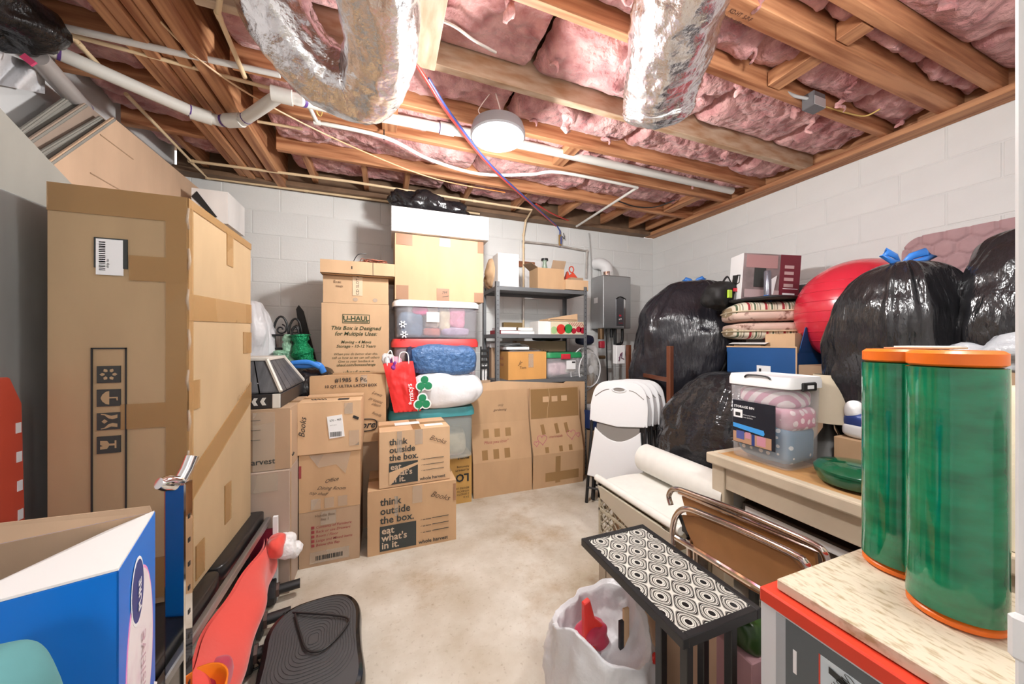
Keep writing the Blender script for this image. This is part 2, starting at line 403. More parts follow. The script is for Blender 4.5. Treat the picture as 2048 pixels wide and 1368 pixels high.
# ceiling: subfloor with joists, blocking and pink batts as its parts
ceil = struct(M().box(XL-.2, XR+.2, -.05, YB+.2, 2.88, 2.92).build('ceiling', SUB))
def wood(name, x0, x1, y0, y1, z0, z1, m, parent=ceil): return M().box(x0, x1, y0, y1, z0, z1).build(name, m, parent, bevel=.003)
JY = [(2.79, .04, 2.63), (2.35, .04, 2.64), (2.04, .04, 2.64), (1.685, .042, 2.635), (1.235, .04, 2.64), (.965, .08, 2.635), (.80, .045, 2.64), (.40, .04, 2.64)]
for i, (y, w, z) in enumerate(JY):
    wood('joist', -.70 if y > 1.0 else XL, 3.12, y-w/2, y+w/2, z, 2.879, WOODP if i == 3 else WOOD)
    if y > 1.0: wood('joist', XL, -1.09, y-w/2, y+w/2, z, 2.879, WOOD)
for x, w_, z_ in ((-1.055, .05, 2.62), (-.998, .05, 2.612), (-.945, .045, 2.63), (-.885, .05, 2.615), (-.80, .07, 2.60)): wood('girder_board', x-w_/2, x+w_/2, .3, YB-.02, z_, 2.879, WOODY)
for x, y0, y1 in ((1.93, .99, 1.21), (1.93, .83, .92), (1.24, 2.07, 2.32), (.03, 2.07, 2.32), (2.75, 2.38, 2.76)): wood('blocking', x-.045, x+.045, y0, y1, 2.645, 2.72, WOODY)
for x in (-1.3, -.55, -.15, .18, .72, 1.25, 1.80, 2.35, 2.75, 3.0): wood('blocking', x-.02, x+.02, 2.815, 3.33, 2.66, 2.80, WOODY)
wood('cross_board', .125, .225, .45, 1.655, 2.59, 2.635, mat('dull_pale_wood', (.26, .17, .10), .65, col2=(.42, .33, .24), vscale=4, stretch=(6, 1.5, 6)))
gs = Face(ceil, (1.30, .985, 2.635), None, .0008, (Vector((1, 0, 0)), Vector((0, -1, 0)), Vector((0, 0, -1))))
gs.text([('KD-HT  S-P-F', 0, .0, .022, {'bold': .02}), ('No 2  4471', 0, -.028, .022, {'bold': .02})], mat('stamp_ink', (.12, .05, .03), .7), 'grade_stamp')
# sill plates and rim boards on the walls
sp = M(); sp.box(3.04, XR+.1, .0, YB, 2.601, 2.64); sp.box(3.125, XR+.1, 0, YB, 2.64, 2.88)
struct(sp.build('trim_2', WOODY, bevel=.003))
sp = M(); sp.box(XL, 3.03, 3.30, YB+.1, 2.601, 2.64); sp.box(XL, 3.12, 3.37, YB+.1, 2.64, 2.88)
struct(sp.build('trim_3', mat('dark_sill_wood', (.20, .12, .07), .7, var=.3, vscale=6), bevel=.003))
# insulation
def batt(x0, x1, y0, y1, seed, low):
    nx = max(6, int((x1-x0)/.017)); ny = max(5, int((y1-y0)/.017)); b = M()
    def fn(u, v):
        x = x0+(x1-x0)*u; y = y0+(y1-y0)*v; t = math.sin(math.pi*v)**.6
        n1 = fbm((x*2.3, y*4.2, seed), 3); n2 = fbm((x*7, y*9, seed+5), 4); n3 = noise.noise(Vector((x*22, y*26, seed)))
        ed = min(1, min(u, 1-u)*(x1-x0)/.04)
        z = low-.075*t*(.55+.6*n1)-.038*abs(n2)*t-.009*n3*t
        return (x+.012*n3, y+.012*n2*t, min(2.80, z*ed+(1-ed)*(low+.04)))
    b.grid(fn, nx, ny); o = b.build('insulation_batt', PINK, ceil, smooth=True)
    return o
bounds = [3.30]+[j[0] for j in JY]+[.12]
rnd = random.Random(4)
for i in range(len(bounds)-1):
    hi, lo = bounds[i], bounds[i+1]
    hw_ = .02 if i == 0 else JY[i-1][1]/2; lw_ = JY[i][1]/2 if i < len(JY) else .02
    cuts = [XL, -1.09] + [-.70, .45+.3*rnd.random(), 1.55+.35*rnd.random(), 2.45+.3*rnd.random(), 3.10]
    for k in range(len(cuts)-1):
        if k == 1: continue
        batt(cuts[k]+.006, cuts[k+1]-.006, lo+lw_+.004, hi-hw_-.004, i*10+k, 2.725+.03*rnd.random()+(.03 if i == 0 else 0))
def tuft(px, py, z, L_, r, seed, lean=0):
    p = PZ(px, py, z); b = M(); n = 12; pts = []; rs = []
    rd = random.Random(seed)
    for k in range(n+1):
        t = k/n; pts.append((p.x+lean*t+.02*math.sin(t*5+seed)*t, p.y+.015*math.sin(t*7+seed*2), p.z+L_*(1-t)+.05)); rs.append(r*(1-t*.75)*(1+.35*rd.uniform(-1, 1))+.003)
    b.tube(pts, rs, 10, sq=.5); b.build('insulation_tuft', PINK, ceil, smooth=True)
for i, a in enumerate([(1020, 70, 2.56, .10, .035), (1138, 280, 2.50, .16, .065), (1175, 325, 2.58, .06, .025), (1068, 265, 2.6, .05, .02), (1328, 395, 2.6, .06, .010), (1385, 390, 2.6, .06, .014),
                       (1400, 230, 2.6, .05, .03), (1480, 210, 2.58, .07, .03), (1620, 285, 2.55, .09, .014), (1682, 240, 2.56, .06, .016), (1505, 140, 2.6, .06, .025), (1515, 45, 2.57, .07, .03),
                       (1590, 255, 2.58, .06, .03), (1800, 270, 2.6, .05, .02), (1700, 205, 2.6, .05, .02), (1900, 45, 2.6, .05, .03), (1110, 160, 2.6, .05, .02), (1260, 20, 2.6, .04, .05), (700, 280, 2.6, .05, .03),
                       (860, 330, 2.6, .05, .03), (190, 35, 2.6, .06, .03), (560, 50, 2.6, .06, .05), (1215, 300, 2.6, .04, .03), (1450, 330, 2.6, .04, .03)]): tuft(*a, i)

# ================================================================== things under the ceiling
def cr(pts, n=6):
    pts = [Vector(p) for p in pts]; out = []
    for i in range(len(pts)-1):
        p0 = pts[max(0, i-1)]; p1 = pts[i]; p2 = pts[i+1]; p3 = pts[min(len(pts)-1, i+2)]
        for k in range(n):
            t = k/n; out.append(.5*((2*p1)+(p2-p0)*t+(2*p0-5*p1+4*p2-p3)*t*t+(-p0+3*p1-3*p2+p3)*t**3))
    out.append(pts[-1]); return out
def ceiling_lamp(label, loc):
    lamp = thing('ceiling_lamp', label, 'lamp', loc)
    M().lathe([(.0, .075), (.10, .072), (.135, .055), (.146, .02), (.146, .0), (.138, -.008), (.122, -.004), (.122, .01)], 48).build('housing', HOUS, lamp, smooth='auto')
    M().lathe([(.0, -.022), (.06, -.018), (.10, -.008), (.121, .004), (.121, .012), (0, .014)], 48).build('lens', LENS, lamp, smooth=True)
    M().tube(cr([(.02, .02, .07), (.03, .03, .14), (.0, .04, .26)]), .0035, 6).tube(cr([(-.05, .0, .07), (-.10, .02, .12), (-.08, .05, .18), (-.03, .06, .26)]), .003, 6).build('wire', mat('pink_wire', (.75, .6, .55), .4), lamp, smooth=True)
ceiling_lamp('round grey lit lamp hanging on wires between the joists', LAMP)
ceiling_lamp('second round lamp hanging on wires above the doorway', FILL_LAMP)
def duct(name, label, path, r, seed, endr=None):
    pts = cr(path, 14); t = thing(name, label, 'duct', path[len(path)//2]); b = M(); n = len(pts)
    fr = []; up = Vector((0, 0, 1))
    for i in range(n):
        tg = (pts[min(n-1, i+1)]-pts[max(0, i-1)]).normalized(); up = (up-tg*up.dot(tg)).normalized(); fr.append((tg.cross(up), up))
    def fn(u, v):
        f = u*(n-1); i = min(n-2, int(f)); k = f-i; p = pts[i].lerp(pts[i+1], k); sd = fr[i][0].lerp(fr[i+1][0], k); uq = fr[i][1].lerp(fr[i+1][1], k)
        a = 2*math.pi*v; d = sd*math.cos(a)+uq*math.sin(a)
        q = p*4+d*1.2+Vector((seed, 0, 0))
        rr = r*(1+.13*fbm(q, 4)+.035*noise.noise(Vector((u*70, a*1.5, seed)))+.03*noise.noise(Vector((u*25, a*5, seed+3))))
        if endr and u > .86: rr *= 1-(1-endr)*((u-.86)/.14)**2
        if u < .004 or u > .996: rr *= .02
        return p+d*rr
    b.grid(fn, 110, 64, True); b.build('foil_jacket', FOIL, t, smooth=True, world=True); return t
dl = duct('flexible_duct', 'silver foil flexible duct bending in a U beneath the joists', [(-.46, 1.50, 2.86), (-.43, 1.56, 2.70), (-.36, 1.66, 2.56), (-.22, 1.72, 2.48), (-.07, 1.67, 2.45), (-.01, 1.46, 2.47), (-.02, 1.2, 2.51), (-.03, .9, 2.56), (-.03, .5, 2.66)], .135, 1)
dr = duct('flexible_duct', 'silver foil flexible duct ending in a blunt crumpled bottom by the joists', [(.70, .30, 2.70), (.88, .65, 2.62), (1.02, .95, 2.57), (1.14, 1.15, 2.53), (1.235, 1.28, 2.49), (1.29, 1.36, 2.42)], .165, 9, .60)

def pipe(name, label, pts, r, m, bands=(), cat='pipe', sm=0, bandm=PURPLE, fit=(), seg=14):
    pts = [Vector(p) for p in pts]; t = thing(name, label, cat, pts[0])
    q = cr(pts, sm) if sm else pts
    M().tube(q, r, seg).build('pipe', m, t, smooth='auto', world=True)
    for (i, f) in fit:
        p = pts[i].lerp(pts[min(len(pts)-1, i+1)], f); d = (pts[min(len(pts)-1, i+1)]-pts[i]).normalized()
        M().tube([p-d*r*1.5, p+d*r*1.5], r*1.22, seg).build('fitting', m, t, smooth='auto', world=True)
    for (i, f, w) in bands:
        p = pts[i].lerp(pts[i+1], f); d = (pts[i+1]-pts[i]).normalized()
        M().tube([p-d*w, p+d*w], r*1.03, seg).build('primer_band', bandm, t, smooth='auto', world=True)
    return t
def zz(pts, z): return [PZ(x, y, z if not isinstance(z, (list, tuple)) else z[i]) for i, (x, y) in enumerate(pts)]
pv = zz([(72, 86), (200, 142), (395, 228), (440, 242), (487, 240), (528, 212), (560, 190), (600, 200)], 2.55)+[Vector((-.3, 2.14, 2.61)), Vector((.1, 2.16, 2.635)), Vector((.6, 2.17, 2.655)), Vector((1.6, 2.19, 2.665)), Vector((2.95, 2.20, 2.67))]
pipe('drain_pipe', 'thick white plastic drain pipe with purple primer rings and two bends', pv, .030, PVC,
     bands=[(0, .12, .002), (0, .33, .005), (1, .90, .003), (2, .55, .003), (3, .15, .006), (4, .15, .004), (7, .1, .008), (9, .45, .005), (9, .62, .005)], fit=[(2, .15), (3, .6), (6, .1), (9, .54)])
pipe('water_pipe', 'pale grey plastic pipe running straight below the dark joists', zz([(70, 42), (320, 98), (560, 150)], [2.60, 2.61, 2.62]), .014, mat('grey_white_pipe', (.70, .69, .66), .4))
pipe('cream_pipe', 'cream plastic pipe with couplings crossing above the thick drain pipe', zz([(58, -5), (112, 50), (148, 78), (195, 128)], 2.63), .011, CPVC, fit=[(0, .8), (2, 0.2)])
b1 = zz([(252, 188), (382, 322)], 2.61)+[Vector((-.26, 3.05, 2.60)), Vector((.2, 3.06, 2.60)), Vector((1.36, 3.08, 2.60)), Vector((1.40, 3.33, 2.58)), PY(1047, 470, 3.37), PY(1047, 590, 3.37), PY(1047, 655, 3.37)]
pipe('cream_pipe', 'long cream pipe crossing to the back wall and dropping down it', b1, .0105, CPVC, fit=[(1, 0), (3, .5), (4, .99), (5, .99), (6, .2)])
pipe('cream_pipe', 'cream pipe lying along the top edge of the back block wall', zz([(384, 326), (416, 356)], 2.60)+[Vector((.05, 3.34, 2.592)), Vector((.9, 3.34, 2.592))], .0095, CPVC, fit=[(1, 0), (1, .5)])
pipe('cream_pipe', 'short cream pipe dropping steeply beside the bent foil duct', zz([(440, -5), (436, 28), (490, 155)], [2.62, 2.62, 2.60]), .010, CPVC, fit=[(1, 0.02)])
pipe('cream_pipe', 'slim cream pipe running under the girder toward the drain bend', zz([(140, 70), (330, 120), (545, 178)], 2.62), .009, CPVC)
pipe('cream_pipe', 'thin cream pipe stub capped near the drain bend', zz([(515, 243), (605, 258)], 2.62), .008, CPVC, fit=[(0, .9)])
wp = zz([(602, 180), (634, 245), (770, 275), (862, 320), (960, 348), (1060, 349), (1122, 345), (1275, 375)], [2.63, 2.58, 2.58, 2.58, 2.575, 2.575, 2.58, 2.58])+[Vector((2.0, 3.30, 2.585))]
pipe('condensate_pipe', 'white plastic pipe sagging under joists then turning to the back wall', wp[:2]+cr(wp[1:8], 5)[1:]+[wp[8]], .0115, PVC, fit=[(1, 0)])
wpb = thing('pipe_hanger', 'small black strap holding the white pipe to a joist', 'hanger', PZ(770, 275, 2.58)); M().tube([PZ(768, 275, 2.58)+Vector((0, .0, -.014)), PZ(768, 275, 2.58)+Vector((0, .02, .06))], .004, 6).build('strap', BLACKM, wpb, world=True)
pr_ = zz([(795, 70), (850, 155), (900, 232), (980, 332), (1065, 410), (1112, 452)], [2.62, 2.58, 2.55, 2.55, 2.58, 2.60])
pipe('red_tubing', 'red flexible water tubing slanting below joists toward the heater corner', cr(pr_, 6), .0085, PEXR)
pb = [p+Vector((.016, .006, .004)) for p in cr(pr_, 6)][6:]
pipe('blue_tubing', 'dull blue flexible tubing strapped beside the red tubing', pb+[PY(1120, 462, 3.36), PY(1120, 494, 3.375)], .0075, PEXB)
pipe('red_tubing', 'red tubing branching off toward the corner above the shelf', cr(zz([(1072, 408), (1110, 430), (1160, 450)], [2.60, 2.62, 2.66]), 5), .007, PEXR)
cb_ = zz([(278, -4), (400, 120), (540, 212), (720, 300), (872, 358), (1010, 385)], [2.63, 2.60, 2.58, 2.59, 2.60, 2.62])
pipe('cable', 'thin cream and orange cable drooping across under several joists', cr(cb_, 8), .0045, mat('cream_cable', (.72, .5, .3), .5, col2=(.75, .25, .06), vscale=1.2, vlo=.45, vhi=.6), cat='cable', seg=8)
pipe('cable', 'white sheathed electric cable slung beside the paint smeared boards', cr(zz([(780, 32), (835, 30), (900, 48), (950, 82), (992, 105)], [2.68, 2.66, 2.64, 2.63, 2.66]), 6), .006, PVC, cat='cable', seg=8)
for k, (xx, lab) in enumerate(((635, 'yellow wire loop hanging below the foil duct'), (665, 'orange wire hook hanging below the foil duct'))):
    pipe('wire', lab, cr(zz([(xx, 190), (xx-2, 222), (xx+6, 232), (xx+9, 222), (xx+6, 200)], 2.6), 4), .0035, mat('wire_yellow' if k == 0 else 'wire_orange', (.7, .5, .15) if k == 0 else (.7, .3, .08), .5), cat='wire', seg=6)
pipe('cable', 'black cable sagging between the last joists near the corner', cr(zz([(1236, 402), (1270, 413), (1310, 414), (1350, 400)], [2.66, 2.63, 2.63, 2.67]), 6), .006, BLACKP, cat='cable', seg=8)
# junction box
jx = PZ(1628, 213, 2.60); jbx = thing('junction_box', 'small grey metal junction box fixed under a joist', 'junction box', jx)
M().box(-.055, .045, -.03, .03, -.02, .06).build('box_body', mat('galvanised_grey', (.16, .16, .17), .4, .5), jbx, bevel=.004)
M().box(-.053, .043, -.0325, -.03, -.018, .03).build('cover', mat('pale_zinc', (.7, .72, .74), .3, .6), jbx, bevel=.001)
M().tube(cr([(-.05, 0, .03), (-.12, .03, .05), (-.20, .05, .08)]), .008, 8).build('conduit', mat('grey_sheath', (.40, .40, .40), .5), jbx, smooth=True)
pipe('wire', 'yellow wire curving out of the insulation beside the junction box', cr(zz([(1640, 210), (1690, 225), (1730, 232), (1760, 218)], 2.66), 5), .004, MATS['wire_yellow'], cat='wire', seg=6)
# corner clutter top left
gp = thing('grey_pipe', 'wide grey plastic drain pipe above the flattened cartons', 'pipe', PZ(120, 170, 2.45))
M().tube(zz([(70, 110), (165, 215)], 2.47), .038, 20).build('pipe', mat('grey_plastic_pipe', (.42, .39, .38), .3), gp, smooth='auto', world=True)
M().tube(zz([(150, 198), (250, 310)], 2.47), .030, 20).build('spigot', mat('grey_brown_pipe', (.38, .34, .31), .35), gp, smooth='auto', world=True)
M().tube([PZ(161, 211, 2.47), PZ(165, 215, 2.47)], .0385, 20).build('primer_band', PURPLE, gp, smooth='auto', world=True)
blk_ = thing('black_sheeting', 'crumpled black plastic sheeting hanging in the ceiling corner', 'sheeting', PZ(15, 50, 2.5))
blob(PZ(-25, 30, 2.52), .14, .14, .10, .8, .06, 6, seed=3).build('sheet', BAGK, blk_, smooth=True, world=True)
yl = thing('caution_tape', 'crumpled yellow and orange tape by the ceiling corner', 'tape', PZ(50, 60, 2.52))
M().tube(cr(zz([(5, 55), (50, 50), (85, 65), (100, 72)], [2.53, 2.56, 2.54, 2.52]), 4), [.02]*13, 8, sq=.3).build('yellow_strip', mat('dull_yellow', (.30, .22, .02), .5), yl, smooth=True, world=True)
M().tube(cr(zz([(15, 62), (40, 80), (60, 90)], 2.50), 4), .014, 8, sq=.4).build('orange_strip', mat('orange_film', (.75, .22, .02), .4), yl, smooth=True, world=True)
ps = thing('plastic_sheet', 'white plastic sheet with a pink tag in the ceiling corner', 'sheet', PX(60, 150, -1.42))
M().grid(lambda u, v: PX(-10+100*u, 98+40*u+v*(70-20*u), -1.40+.03*math.sin(u*9+v*4)), 14, 10).build('sheet', BAGW, ps, smooth=True, world=True)
M().box(-.02, .02, -.004, .004, -.012, .012, Matrix.Translation(PX(57, 120, -1.30)) @ Matrix.Rotation(R(40), 4, 'Y')).build('pink_tag', mat('pink_tag', (.75, .08, .20), .4), ps, world=True)

# ================================================================== left side
def PXl(pts, x, jig=0): return [PX(a, b, x) for a, b in pts]
def sheet(name, label, pts, x, th, m, group=None, extra=None):
    q = PXl(pts, x); c = sum(q, Vector())/len(q); c.z = min(p.z for p in q)
    t = thing(name, label, 'cardboard', c, group=group); M().prism(q, (th, 0, 0)).build('panel', m, t, world=True)
    if extra: extra(t)
    return t
def tallsheet(name, label, y0, y1, z1, x, m, th=.008, dz=0, lean=.0):
    t = thing(name, label, 'cardboard', (x, (y0+y1)/2, 0), group='flattened cartons against the left wall')
    M().prism([(x, y0, 0), (x, y1, 0), (x-lean, y1, z1), (x-lean, y0, z1+dz)], (th, 0, 0)).build('panel', m, t, world=True)
    M().box(-lean*.5+th, -lean*.5+th+.002, -(y1-y0)/2+.02, (y1-y0)/2-.02, z1*.55, z1*.55+.004).build('crease', CBD, t)
    return t
def slant(label, x, top, lo, m, y1=3.33, th=.008):
    A, B = PX(*top, x), PX(*lo, x)
    t = thing('flattened_carton', label, 'cardboard', (x, (A.y+y1)/2, 0), group='flattened cartons against the left wall')
    M().prism([(x, B.y, 0), (x, y1, 0), (x, y1, A.z), A, B], (th, 0, 0)).build('panel', m, t, world=True)
    M().tube([A+Vector((th, .01, -.005)), B+Vector((th, .01, -.005))], .006, 6).build('bent_edge', CBGY, t, world=True)
    for (p, q) in (((195, 268), (262, 318)), ((175, 345), (245, 385))):
        if m is CBP: M().tube([PX(*p, x)+Vector((th+.001, 0, 0)), PX(*q, x)+Vector((th+.001, 0, 0))], .003, 6).build('crease', CBD, t, world=True)
    return t
slant('large pale tan flattened carton leaning behind the tall taped box', -1.30, (222, 234), (-10, 392), CBP)
slant('weathered grey flattened carton just behind the pale one', -1.335, (196, 232), (-10, 352), CBGY, 3.0)
slant('grey-brown flattened carton with a slanted edge behind the weathered grey one', -1.365, (165, 205), (-10, 318), CBG, 2.9)
slant('dark grey flattened carton closest to the left wall', -1.40, (132, 190), (-10, 290), CBGY, 2.8)
tallsheet('flattened_carton', 'dark grey carton sheet pressed beside the tall taped box', 1.46, 2.05, 1.72, -1.07, CBGY, dz=.28, th=.005)
sl = thing('red_sled', 'red plastic sled with white edge marks standing on end beside grey board', 'sled', (-1.02, 1.395, 0))
M().prism([(0, -.25, 0), (0, .085, 0), (0, .055, 1.12), (0, .02, 1.20), (0, -.25, 1.20)], (.02, 0, 0)).build('sled_body', mat('faded_red_plastic', (.62, .09, .05), .4), sl, bevel=.004)
for k in range(12): M().box(.0205, .022, .055-.002*k, .07-.002*k, .1+k*.085, .13+k*.085).build('edge_mark', PAPER, sl)
gb = thing('grey_board', 'grey painted board standing upright between sled and tall taped box', 'board', (-1.045, 1.53, 0))
M().prism([(0, -.05, 0), (0, .10, 0), (-.02, .12, 1.75), (-.02, -.10, 1.75)], (.015, 0, 0)).build('board', mat('grey_board', (.36, .37, .36), .6, var=.2, vscale=5, stretch=(1, 1, .2)), gb, bevel=.002)  # flattened carton in shadow, its shade painted as grey

# weight bench with black pads
VIN = mat('black_vinyl', (.012, .012, .013), .28, spec=.6, bump=.15, bscale=30, bdist=.004)
wb = thing('weight_bench', 'black padded weight bench with chrome upright and grey side rail', 'exercise bench', (-.72, 1.5, 0))
def pad(y0, y1, x0, x1, z0, z1):
    c = Vector(((x0+x1)/2, (y0+y1)/2, (z0+z1)/2)); return blob(c, (x1-x0)/2, (y1-y0)/2, (z1-z0)/2, .16, 0, nu=20, nv=64, eh=.16)
pad(.72, 1.60, -.93, -.568, .375, .446).build('seat_pad', VIN, wb, smooth=True, world=True)
pad(1.605, 2.19, -.90, -.572, .38, .446).build('back_pad', VIN, wb, smooth=True, world=True)
M().bar((-.553, .75, .395), (-.553, 2.10, .395), .022, .03).build('side_rail', mat('brushed_rail', (.35, .34, .34), .3, .8), wb, bevel=.004, world=True)
for y in (.85, 1.95): M().box(-.90, -.60, y-.02, y+.02, .32, .37).build('cross_tube', BLACKM, wb, bevel=.004, world=True)
for x in (-.88, -.62):
    for y in (.85, 1.95): M().box(x-.02, x+.02, y-.02, y+.02, 0, .32).build('leg', BLACKM, wb, bevel=.004, world=True)
U = PY(353, 970, 1.16)
up = M().box(U.x-.026, U.x+.018, 1.16, 1.20, .05, U.z).build('upright', CHROME, wb, bevel=.003, world=True)
SLM = M().box(-.0003,.0003,-.005,.005,0,.012).mesh('slot', BLACKM)
for k in range(9): o = bpy.data.objects.new('slot', SLM); C.objects.link(o); o.parent = up; o.location = wb.matrix_basis.inverted() @ Vector((U.x+.0185, 1.18, .30+k*.065))
A_ = Vector((U.x-.004, 1.18, U.z-.004)); br = M()
br.tube([A_, A_+Vector((-.016, -.026, .014)), A_+Vector((-.024, -.038, .019))], [.019, .020, .014], 20)
br.tube([A_+Vector((0, 0, 0)), A_+Vector((.008, .022, .032)), A_+Vector((.013, .036, .062))], .0155, 20)
br.build('bar_rest', CHROME, wb, smooth='auto', world=True)

# tall taped carton on the bench
bx0, bx1 = PY(95, 700, 1.45).x, PY(375, 700, 1.45).x
tb = carton('tall_carton', 'tall brown taped carton with handling symbols standing on the bench', bx0, bx1, 1.45, .447, 1.782, .575, CBK, flaps=False, dent=.004)
f = front(tb); W_, H_ = tb['w'], tb['h']
f.rect(0, W_, H_-.085, H_, TAPE); f.rect(W_-.055, W_, 0, H_-.05, TAPE, k=.0002); f.rect(W_*.56, W_, H_-.285, H_-.205, TAPE, k=.0004); f.rect(W_*.50, W_, .575, .655, TAPE, k=.0004)
f.rect(W_*.42, W_*.93, .02, .15, TAPE, k=.0004)
f.rect(.104, .182, H_-.25, H_-.156, INKGREY, 'label_edge', k=.0006); f.rect(.109, .172, H_-.272, H_-.160, PAPER, 'shipping_label', k=.0012); barcode(f, .116, H_-.258, .015, .09, vert=True); f.text([('ship to', .140, H_-.25, .010, {'rot': 90})], INK, k=.003)
fx0, fx1, fy1 = .097, .180, H_-.50
for (a, b_, c_, d_) in ((fx0, fx0+.0035, 0, fy1), (fx1-.0035, fx1, .05, fy1), (fx0, fx1, fy1-.004, fy1)): f.rect(a, b_, c_, d_, INK, 'printed_border', k=.0008)
yy = fy1-.110
CBKp = CBK
for kind in ('recycle', 'umbrella', 'hands', 'glass'):
    f.rect(fx0+.014, fx1-.014, yy, yy+.053, INKGREY, 'symbol_panel', k=.001)
    cx, cy = (fx0+fx1)/2, yy+.0265
    def P_(pts): return f.poly([(cx+a*.8, cy+b_*.76) for a, b_ in pts], CBKp, 'handling_symbol', k=.0016)
    if kind == 'recycle':
        for k in range(6):
            a = k*math.pi/3; P_([(.020*math.cos(a-.33), .020*math.sin(a-.33)*1.0), (.026*math.cos(a), .026*math.sin(a)), (.020*math.cos(a+.33), .020*math.sin(a+.33)), (.012*math.cos(a+.2), .012*math.sin(a+.2)), (.012*math.cos(a-.3), .012*math.sin(a-.3))])
    elif kind == 'umbrella':
        P_([(.002, -.028), (-.008, -.025), (-.018, -.014), (-.023, 0), (-.018, .014), (-.008, .025), (.002, .028)]); P_([(.002, -.0025), (.022, -.0025), (.024, -.012), (.027, -.012), (.027, .0025), (.002, .0025)])
    elif kind == 'hands':
        P_([(-.02, 0), (-.012, -.009), (-.002, 0), (-.012, .009)])
        for s in (-1, 1): P_([(-.022, s*.028), (-.012, s*.026), (.0, s*.012), (.012, s*.008), (.026, s*.012), (.026, s*.026), (.008, s*.022), (-.010, s*.03), (-.022, s*.032)][::s])
    else:
        P_([(-.024, -.018), (-.024, -.006), (-.016, -.004), (-.024, .002), (-.024, .018), (-.004, .016), (.002, .004), (.018, .004), (.018, .016), (.023, .016), (.023, -.016), (.018, -.016), (.018, -.004), (.002, -.004), (-.004, -.016)])
    yy -= .0735
f.text([('X', fx0+.028, .13, .035, {'rot': 90})], INKGREY)
g = rside(tb); D_ = tb['d']
g.rect(0, .03, 0, H_, TAPE); g.rect(0, D_, H_-.40, H_-.31, TAPE, k=.0004, rot=R(2)); g.rect(0, D_, H_-.03, H_, TAPE, k=.0002)
g.rect(.30, .36, H_-.16, H_-.02, TAPE, k=.0003); g.poly([(0, .30), (D_, .56), (D_, .655), (0, .40)], TAPE, 'tape', k=.0004); g.rect(0, .075, .62, .72, TAPE, k=.0004); g.rect(D_-.10, D_, .80, .90, TAPE, k=.0004)
g.rect(.28, .34, .10, .26, TAPE, k=.0004); g.rect(.05, .11, .02, .14, TAPE, k=.0004)
g.text([('60 cm x 40 cm', .40, .585, .03, {'rot': 20, 'shear': .3})], TAPE, 'faint_lettering')
bt = M()
for k in range(9): bt.tube([tb.matrix_basis @ Vector((W_/2+.002, -D_/2+.002, .15+k*.135)), tb.matrix_basis @ Vector((W_/2+.008*(k % 2), -D_/2-.003, .18+k*.135)), tb.matrix_basis @ Vector((W_/2+.002, -D_/2+.001, .22+k*.135))], .004, 6)
bt.build('torn_tape_edge', TAPEC, tb, smooth=True, world=True)

# blue carton on the near end of the bench
BLUE = mat('blue_print', (.0, .17, .66), .35, var=.06, vscale=3)
nc = PZ(237, 1142, .92)
cr_ = Matrix.Rotation(R(16), 3, 'Z') @ Vector((.20, -.125, 0))
bb = thing('blue_carton', 'bright blue printed carton with white oval panel and open flaps', 'box', (nc.x-cr_.x, nc.y-cr_.y, .45), R(16))
bd = M(); bw_, bdp, bh = .36, .25, .47
X0, X1, Y0, Y1 = -bw_/2+.02, bw_/2+.02, -bdp/2, bdp/2
def shift(o): return o
for s in (M().box(X0, X1, Y0, Y0+.004, 0, bh), M().box(X1-.004, X1, Y0, Y1, 0, bh), M().box(X0, X0+.004, Y0, Y1, 0, bh)): s.build('side_panel', BLUE, bb, bevel=.0015)
M().box(X0, X1, Y1-.004, Y1, 0, bh).build('side_panel', BLUE, bb, bevel=.0015); M().box(X0, X1, Y0, Y1, 0, .004).build('bottom', BLUE, bb); M().box(X0+.004, X1-.004, Y1-.006, Y1-.004, .004, bh).build('brown_liner', CBD, bb); M().box(X0+.004, X0+.006, Y0+.004, Y1-.006, .004, bh).build('brown_liner', CBD, bb)
M().prism([(X0, Y1-.003, bh), (X1-.005, Y1-.003, bh), (X1-.01, Y1+.004, bh+.012), (X0, Y1+.03, bh+.045)], (0, .004, 0)).build('brown_flap', CBD, bb)
M().prism([(X1-.19, Y0, bh+.001), (X1, Y0, bh+.001), (X1, Y1-.01, bh+.001), (X1-.07, Y1-.01, bh-.02)], (0, 0, .004)).build('white_flap', mat('glossy_white_board', (.86, .85, .84), .35), bb)
fr_ = Face(bb, (X1, Y0, 0), 'right', .0006)
ov = [(bdp*.52+.088*math.cos(a), .235+.165*math.sin(a)) for a in [i*math.pi/24 for i in range(48)]]
fr_.poly([(bdp*.52+(x-bdp*.52)*1.07, .235+(y-.235)*1.035) for x, y in ov], mat('pink_print', (.85, .30, .62), .4), 'oval_border'); fr_.poly(ov, mat('white_print', (.84, .80, .82), .4, col2=(.75, .62, .70), vscale=14, vlo=.5, vhi=.75), 'oval_panel', k=.0006)
ov2 = [(bdp*.42+.038*math.cos(a), .375+.058*math.sin(a)) for a in [i*math.pi/12 for i in range(24)]]
NAVY = mat('navy_print', (.02, .05, .22), .4)
fr_.poly([(bdp*.42+(x-bdp*.42)*1.1, .375+(y-.375)*1.1) for x, y in ov2], PAPER, 'badge_border', k=.0011); fr_.poly(ov2, NAVY, 'badge', k=.0016)
fr_.text([('PURE', bdp*.42+.014, .335, .026, {'rot': 90, 'bold': .02})], PAPER, k=.003)
fr_.text([('Sensitive', bdp*.60, .10, .05, {'rot': 90, 'shear': .3})], mat('pink_grey_print', (.55, .38, .46), .5), k=.003)
fr_.text([('Baby', bdp*.86, .02, .045, {'rot': 75, 'bold': .03})], PAPER, k=.003)
